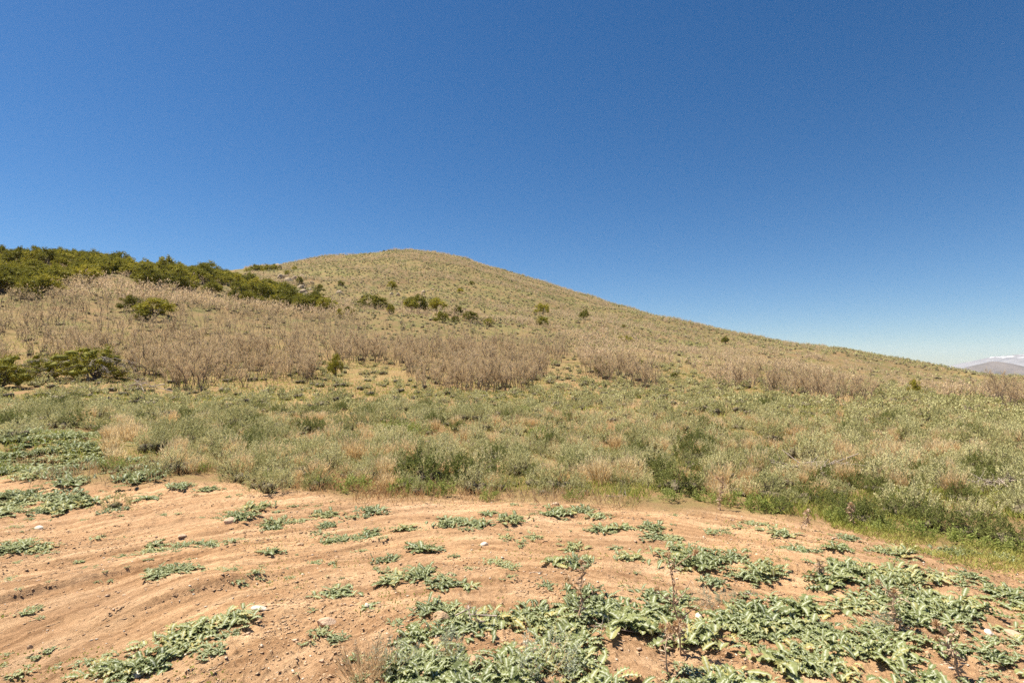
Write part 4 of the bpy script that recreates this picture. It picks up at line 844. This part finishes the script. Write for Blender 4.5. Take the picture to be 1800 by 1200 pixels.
# ------------------------------------------------------------------ labels
def hand(kind, px, py, label):
    """give the thing of KIND that stands at a photo pixel its own words"""
    c = [r for r in REG if r['kind'] == kind and not r.get('label')]
    r = min(c, key=lambda r: (r['px'] - px) ** 2 + (r['py'] - py) ** 2); r['label'] = label
HAND = [('evergreen_tree', 273, 552, 'broad flat topped evergreen, largest of the clump standing inside the bare oaks', 'the broad flat topped evergreen'),
        ('evergreen_tree', 654, 541, 'wide low evergreen halfway between the ridge trees and the mid slope trio', 'the wide low evergreen'),
        ('evergreen_tree', 722, 552, 'greyish evergreen touching its neighbour in the mid slope trio', None),
        ('evergreen_tree', 738, 553, 'middle evergreen of the trio on the mid slope', 'the middle tree of the trio'),
        ('evergreen_tree', 767, 553, 'round evergreen standing a little apart in the mid slope trio', 'the round tree of the trio'),
        ('evergreen_tree', 687, 560, 'small upright evergreen just below the mid slope trio', None),
        ('evergreen_tree', 776, 573, 'small twin topped evergreen directly under the mid slope trio', None),
        ('evergreen_tree', 690, 499, 'lone round evergreen high on the open slope under the summit', 'the lone high evergreen'),
        ('evergreen_tree', 953, 547, 'dark stepped evergreen alone on the slope where the ridge starts falling', 'the dark stepped evergreen'),
        ('evergreen_tree', 953, 571, 'low spreading evergreen directly below the dark stepped evergreen', None),
        ('evergreen_tree', 1027, 565, 'round evergreen standing alone well below the falling ridge', 'the round evergreen under the ridge'),
        ('evergreen_tree', 1101, 593, 'flat low evergreen below the falling ridge, next after the round one', 'the flat low evergreen'),
        ('evergreen_tree', 1058, 660, 'open crowned evergreen in a small oak clump at the edge of the sagebrush', 'the open crowned evergreen'),
        ('evergreen_tree', 1128, 650, 'thin topped evergreen rising from an oak clump beside the open crowned one', None),
        ('evergreen_tree', 1275, 596, 'tiny dark evergreen just under the falling skyline', 'the tiny evergreen under the skyline'),
        ('evergreen_tree', 1610, 690, 'small bright topped tree with dark stem standing in low sagebrush', 'the small bright topped tree'),
        ('evergreen_tree', 590, 668, 'slim upright evergreen standing alone before the oak thickets', 'the slim lone evergreen'),
        ('evergreen_tree', 675, 440, 'tiny dark bush on the summit skyline nearest the peak', 'the summit bush'),
        ('evergreen_tree', 640, 440, 'tiny dark bush on the summit skyline, farther from the peak', None),
        ('evergreen_tree', 552, 458, 'low dark bush on the long shoulder before the summit', None),
        ('evergreen_tree', 366, 472, 'large round evergreen standing proud on the ridge skyline', 'the large skyline evergreen'),
        ('evergreen_tree', 165, 672, 'sprawling evergreen with dead grey limbs at the foot of the oaks', 'the sprawling evergreen'),
        ('evergreen_tree', 95, 668, 'sparser evergreen leaning against the sprawling one at the foot of the oaks', None),
        ('evergreen_tree', -8, 682, 'dark evergreen cut off by the picture edge at the foot of the oaks', 'the cut off dark evergreen'),
        ('green_shrub', 745, 850, 'widest dark green shrub at the dirt edge, twiggy and dark underneath', 'the widest dark green shrub'),
        ('green_shrub', 825, 848, 'green shrub joined to the side of the widest dark green shrub', None),
        ('green_shrub', 405, 808, 'round dark green bush standing out among pale brush', 'the round dark green bush'),
        ('green_shrub', 1190, 868, 'tall dense green shrub at the bend of the dirt edge', 'the tall dense green shrub'),
        ('green_shrub', 1345, 832, 'compact green shrub just before the tangle of grey branches', 'the compact green shrub'),
        ('green_shrub', 1700, 935, 'broad green shrub above the yellow green grass strip', 'the broad green shrub'),
        ('green_shrub', 1000, 800, 'small green shrub alone in the middle of the sagebrush', 'the small lone green shrub'),
        ('green_shrub', 60, 742, 'olive green shrub behind the green thistle mound', 'the olive mound shrub'),
        ('green_shrub', 250, 745, 'small olive shrub past the end of the thistle mound', 'the small olive shrub'),
        ('green_shrub', 560, 760, 'small green shrub between dry buff stems left of centre', 'the small left shrub'),
        ('leafy_weed', 685, 765, 'bright green leafy patch among sagebrush, broader of a pair', 'the bright green patch'),
        ('leafy_weed', 945, 775, 'single bright green plant among sagebrush near the centre', 'the single bright green plant'),
        ('leafy_weed', 560, 860, 'bright leafy weed where the dirt edge bends', 'the bright weed at the bend')]
ANCH = []
for kd, px, py, lab, ph in HAND:
    hand(kd, px, py, lab)
    if ph: ANCH.append((px, py, ph))
ANCH += [(67, 931, 'the lone bright white stone'), (456, 1078, 'the flat white stone'), (574, 1090, 'the wedge shaped peach stone'), (851, 957, 'the round white stone'), (1229, 1074, 'the angular white stone'),
         (1166, 1120, 'the long white stone'), (404, 922, 'the tilted pinkish slab'), (760, 1063, 'the small tan stone'), (795, 1021, 'the pale brown stone'), (1738, 1112, 'the pale stone in thistles'), (105, 793, 'the flat rock on the mound'),
         (1785, 1118, 'the broad pinkish stone'), (832, 1180, 'the big brown clod'), (592, 975, 'the small brown clod'), (1330, 985, 'the tiny white stone'), (1412, 1100, 'the white stone among thistles'), (975, 890, 'the tan rock by the shrubs'),
         (1196, 1142, 'the tallest dead stalk'), (1018, 1092, 'the thin branching stalk'), (1580, 1110, 'the pale upright stalk'), (1690, 1195, 'the forked brown stalk'), (1440, 1022, 'the short straw coloured stalk'), (1500, 925, 'the pale edge stalk'),
         (1268, 905, 'the buff stalk'), (1410, 937, 'the dark crooked stalk'), (640, 1185, 'the straw tuft'), (965, 1192, 'the silvery sage plant'), (1235, 1056, 'the grey green sage plant'), (1420, 842, 'the tangle of grey branches'),
         (1760, 862, 'the bleached branches'), (250, 690, 'the fallen grey limbs'), (942, 1012, 'the short pale stick'), (522, 489, 'the rock outcrop'), (755, 511, 'the small outcrop')]
NOUN = {'sagebrush': ('grey green sagebrush', 'sagebrush growing below the oak thickets'), 'green_shrub': ('dark green shrub', 'green shrubs along the foot of the slope'), 'leafy_weed': ('bright leafy weed', 'bright green weeds along the dirt edge'),
        'dry_shrub': ('dry buff shrub', 'dry buff shrubs between the sagebrush'), 'scrub_oak': ('leafless oak', 'bare scrub oaks at the foot of the hill'), 'evergreen_tree': ('olive evergreen', 'evergreens scattered on the hillside'),
        'thistle': ('spiny thistle', 'thistles lying on the dirt'), 'boulder': ('brown boulder', 'boulders cropping out of the hillside'), 'sage_seedling': ('pale sage plant', 'small sage plants among the thistles')}
ORD = 'nearest second third fourth fifth sixth seventh eighth ninth tenth eleventh twelfth thirteenth fourteenth fifteenth sixteenth seventeenth eighteenth nineteenth twentieth'.split()
ANCH += [(0, 436, 'the picture edge at skyline height'), (0, 524, 'the lower end of the ridge trees'), (432, 474, 'the skyline notch'), (590, 548, 'the tip of the tree row'), (200, 445, 'the middle of the ridge skyline')]
DIRS = ['to the right of', 'to the lower right of', 'below', 'to the lower left of', 'to the left of', 'to the upper left of', 'above', 'to the upper right of']
for kd, (noun, grp) in NOUN.items():
    rows = [r for r in REG if r['kind'] == kd]
    for r in rows: r['o']['group'] = grp
    P = np.array([(r['px'], r['py']) for r in rows]); best = [None] * len(rows)
    size = np.array([r['w'] / max(r['d'], 1) for r in rows]); hw = np.array([r['h'] / r['w'] for r in rows]); q = np.argsort(np.argsort(size)) / max(1, len(rows) - 1)
    for ax_, ay_, ph in ANCH:
        dv = P - np.array([ax_, ay_]); dist = np.hypot(*dv.T); sec = np.round(np.arctan2(dv[:, 1] * 1.3, dv[:, 0]) / (math.pi / 4)).astype(int) % 8
        for k in range(8):
            m_ = [i for i in np.nonzero((sec == k) & (dist > 3))[0]]; m_.sort(key=lambda i: dist[i])
            for o_, i in enumerate(m_[:20]):
                c_ = dist[i] * (1 + .25 * o_)
                if best[i] is None or c_ < best[i][0]: best[i] = (c_, f'{ORD[o_]} {DIRS[k]} {ph}')
    for i, r in enumerate(rows):
        if r.get('label'): r['o']['label'] = r['label']; continue
        adj = ('large ' if q[i] > .75 else 'small ' if q[i] < .25 else '')
        r['o']['label'] = f"{adj}{noun}, {best[i][1] if best[i] else 'far from any landmark on the slope'}"
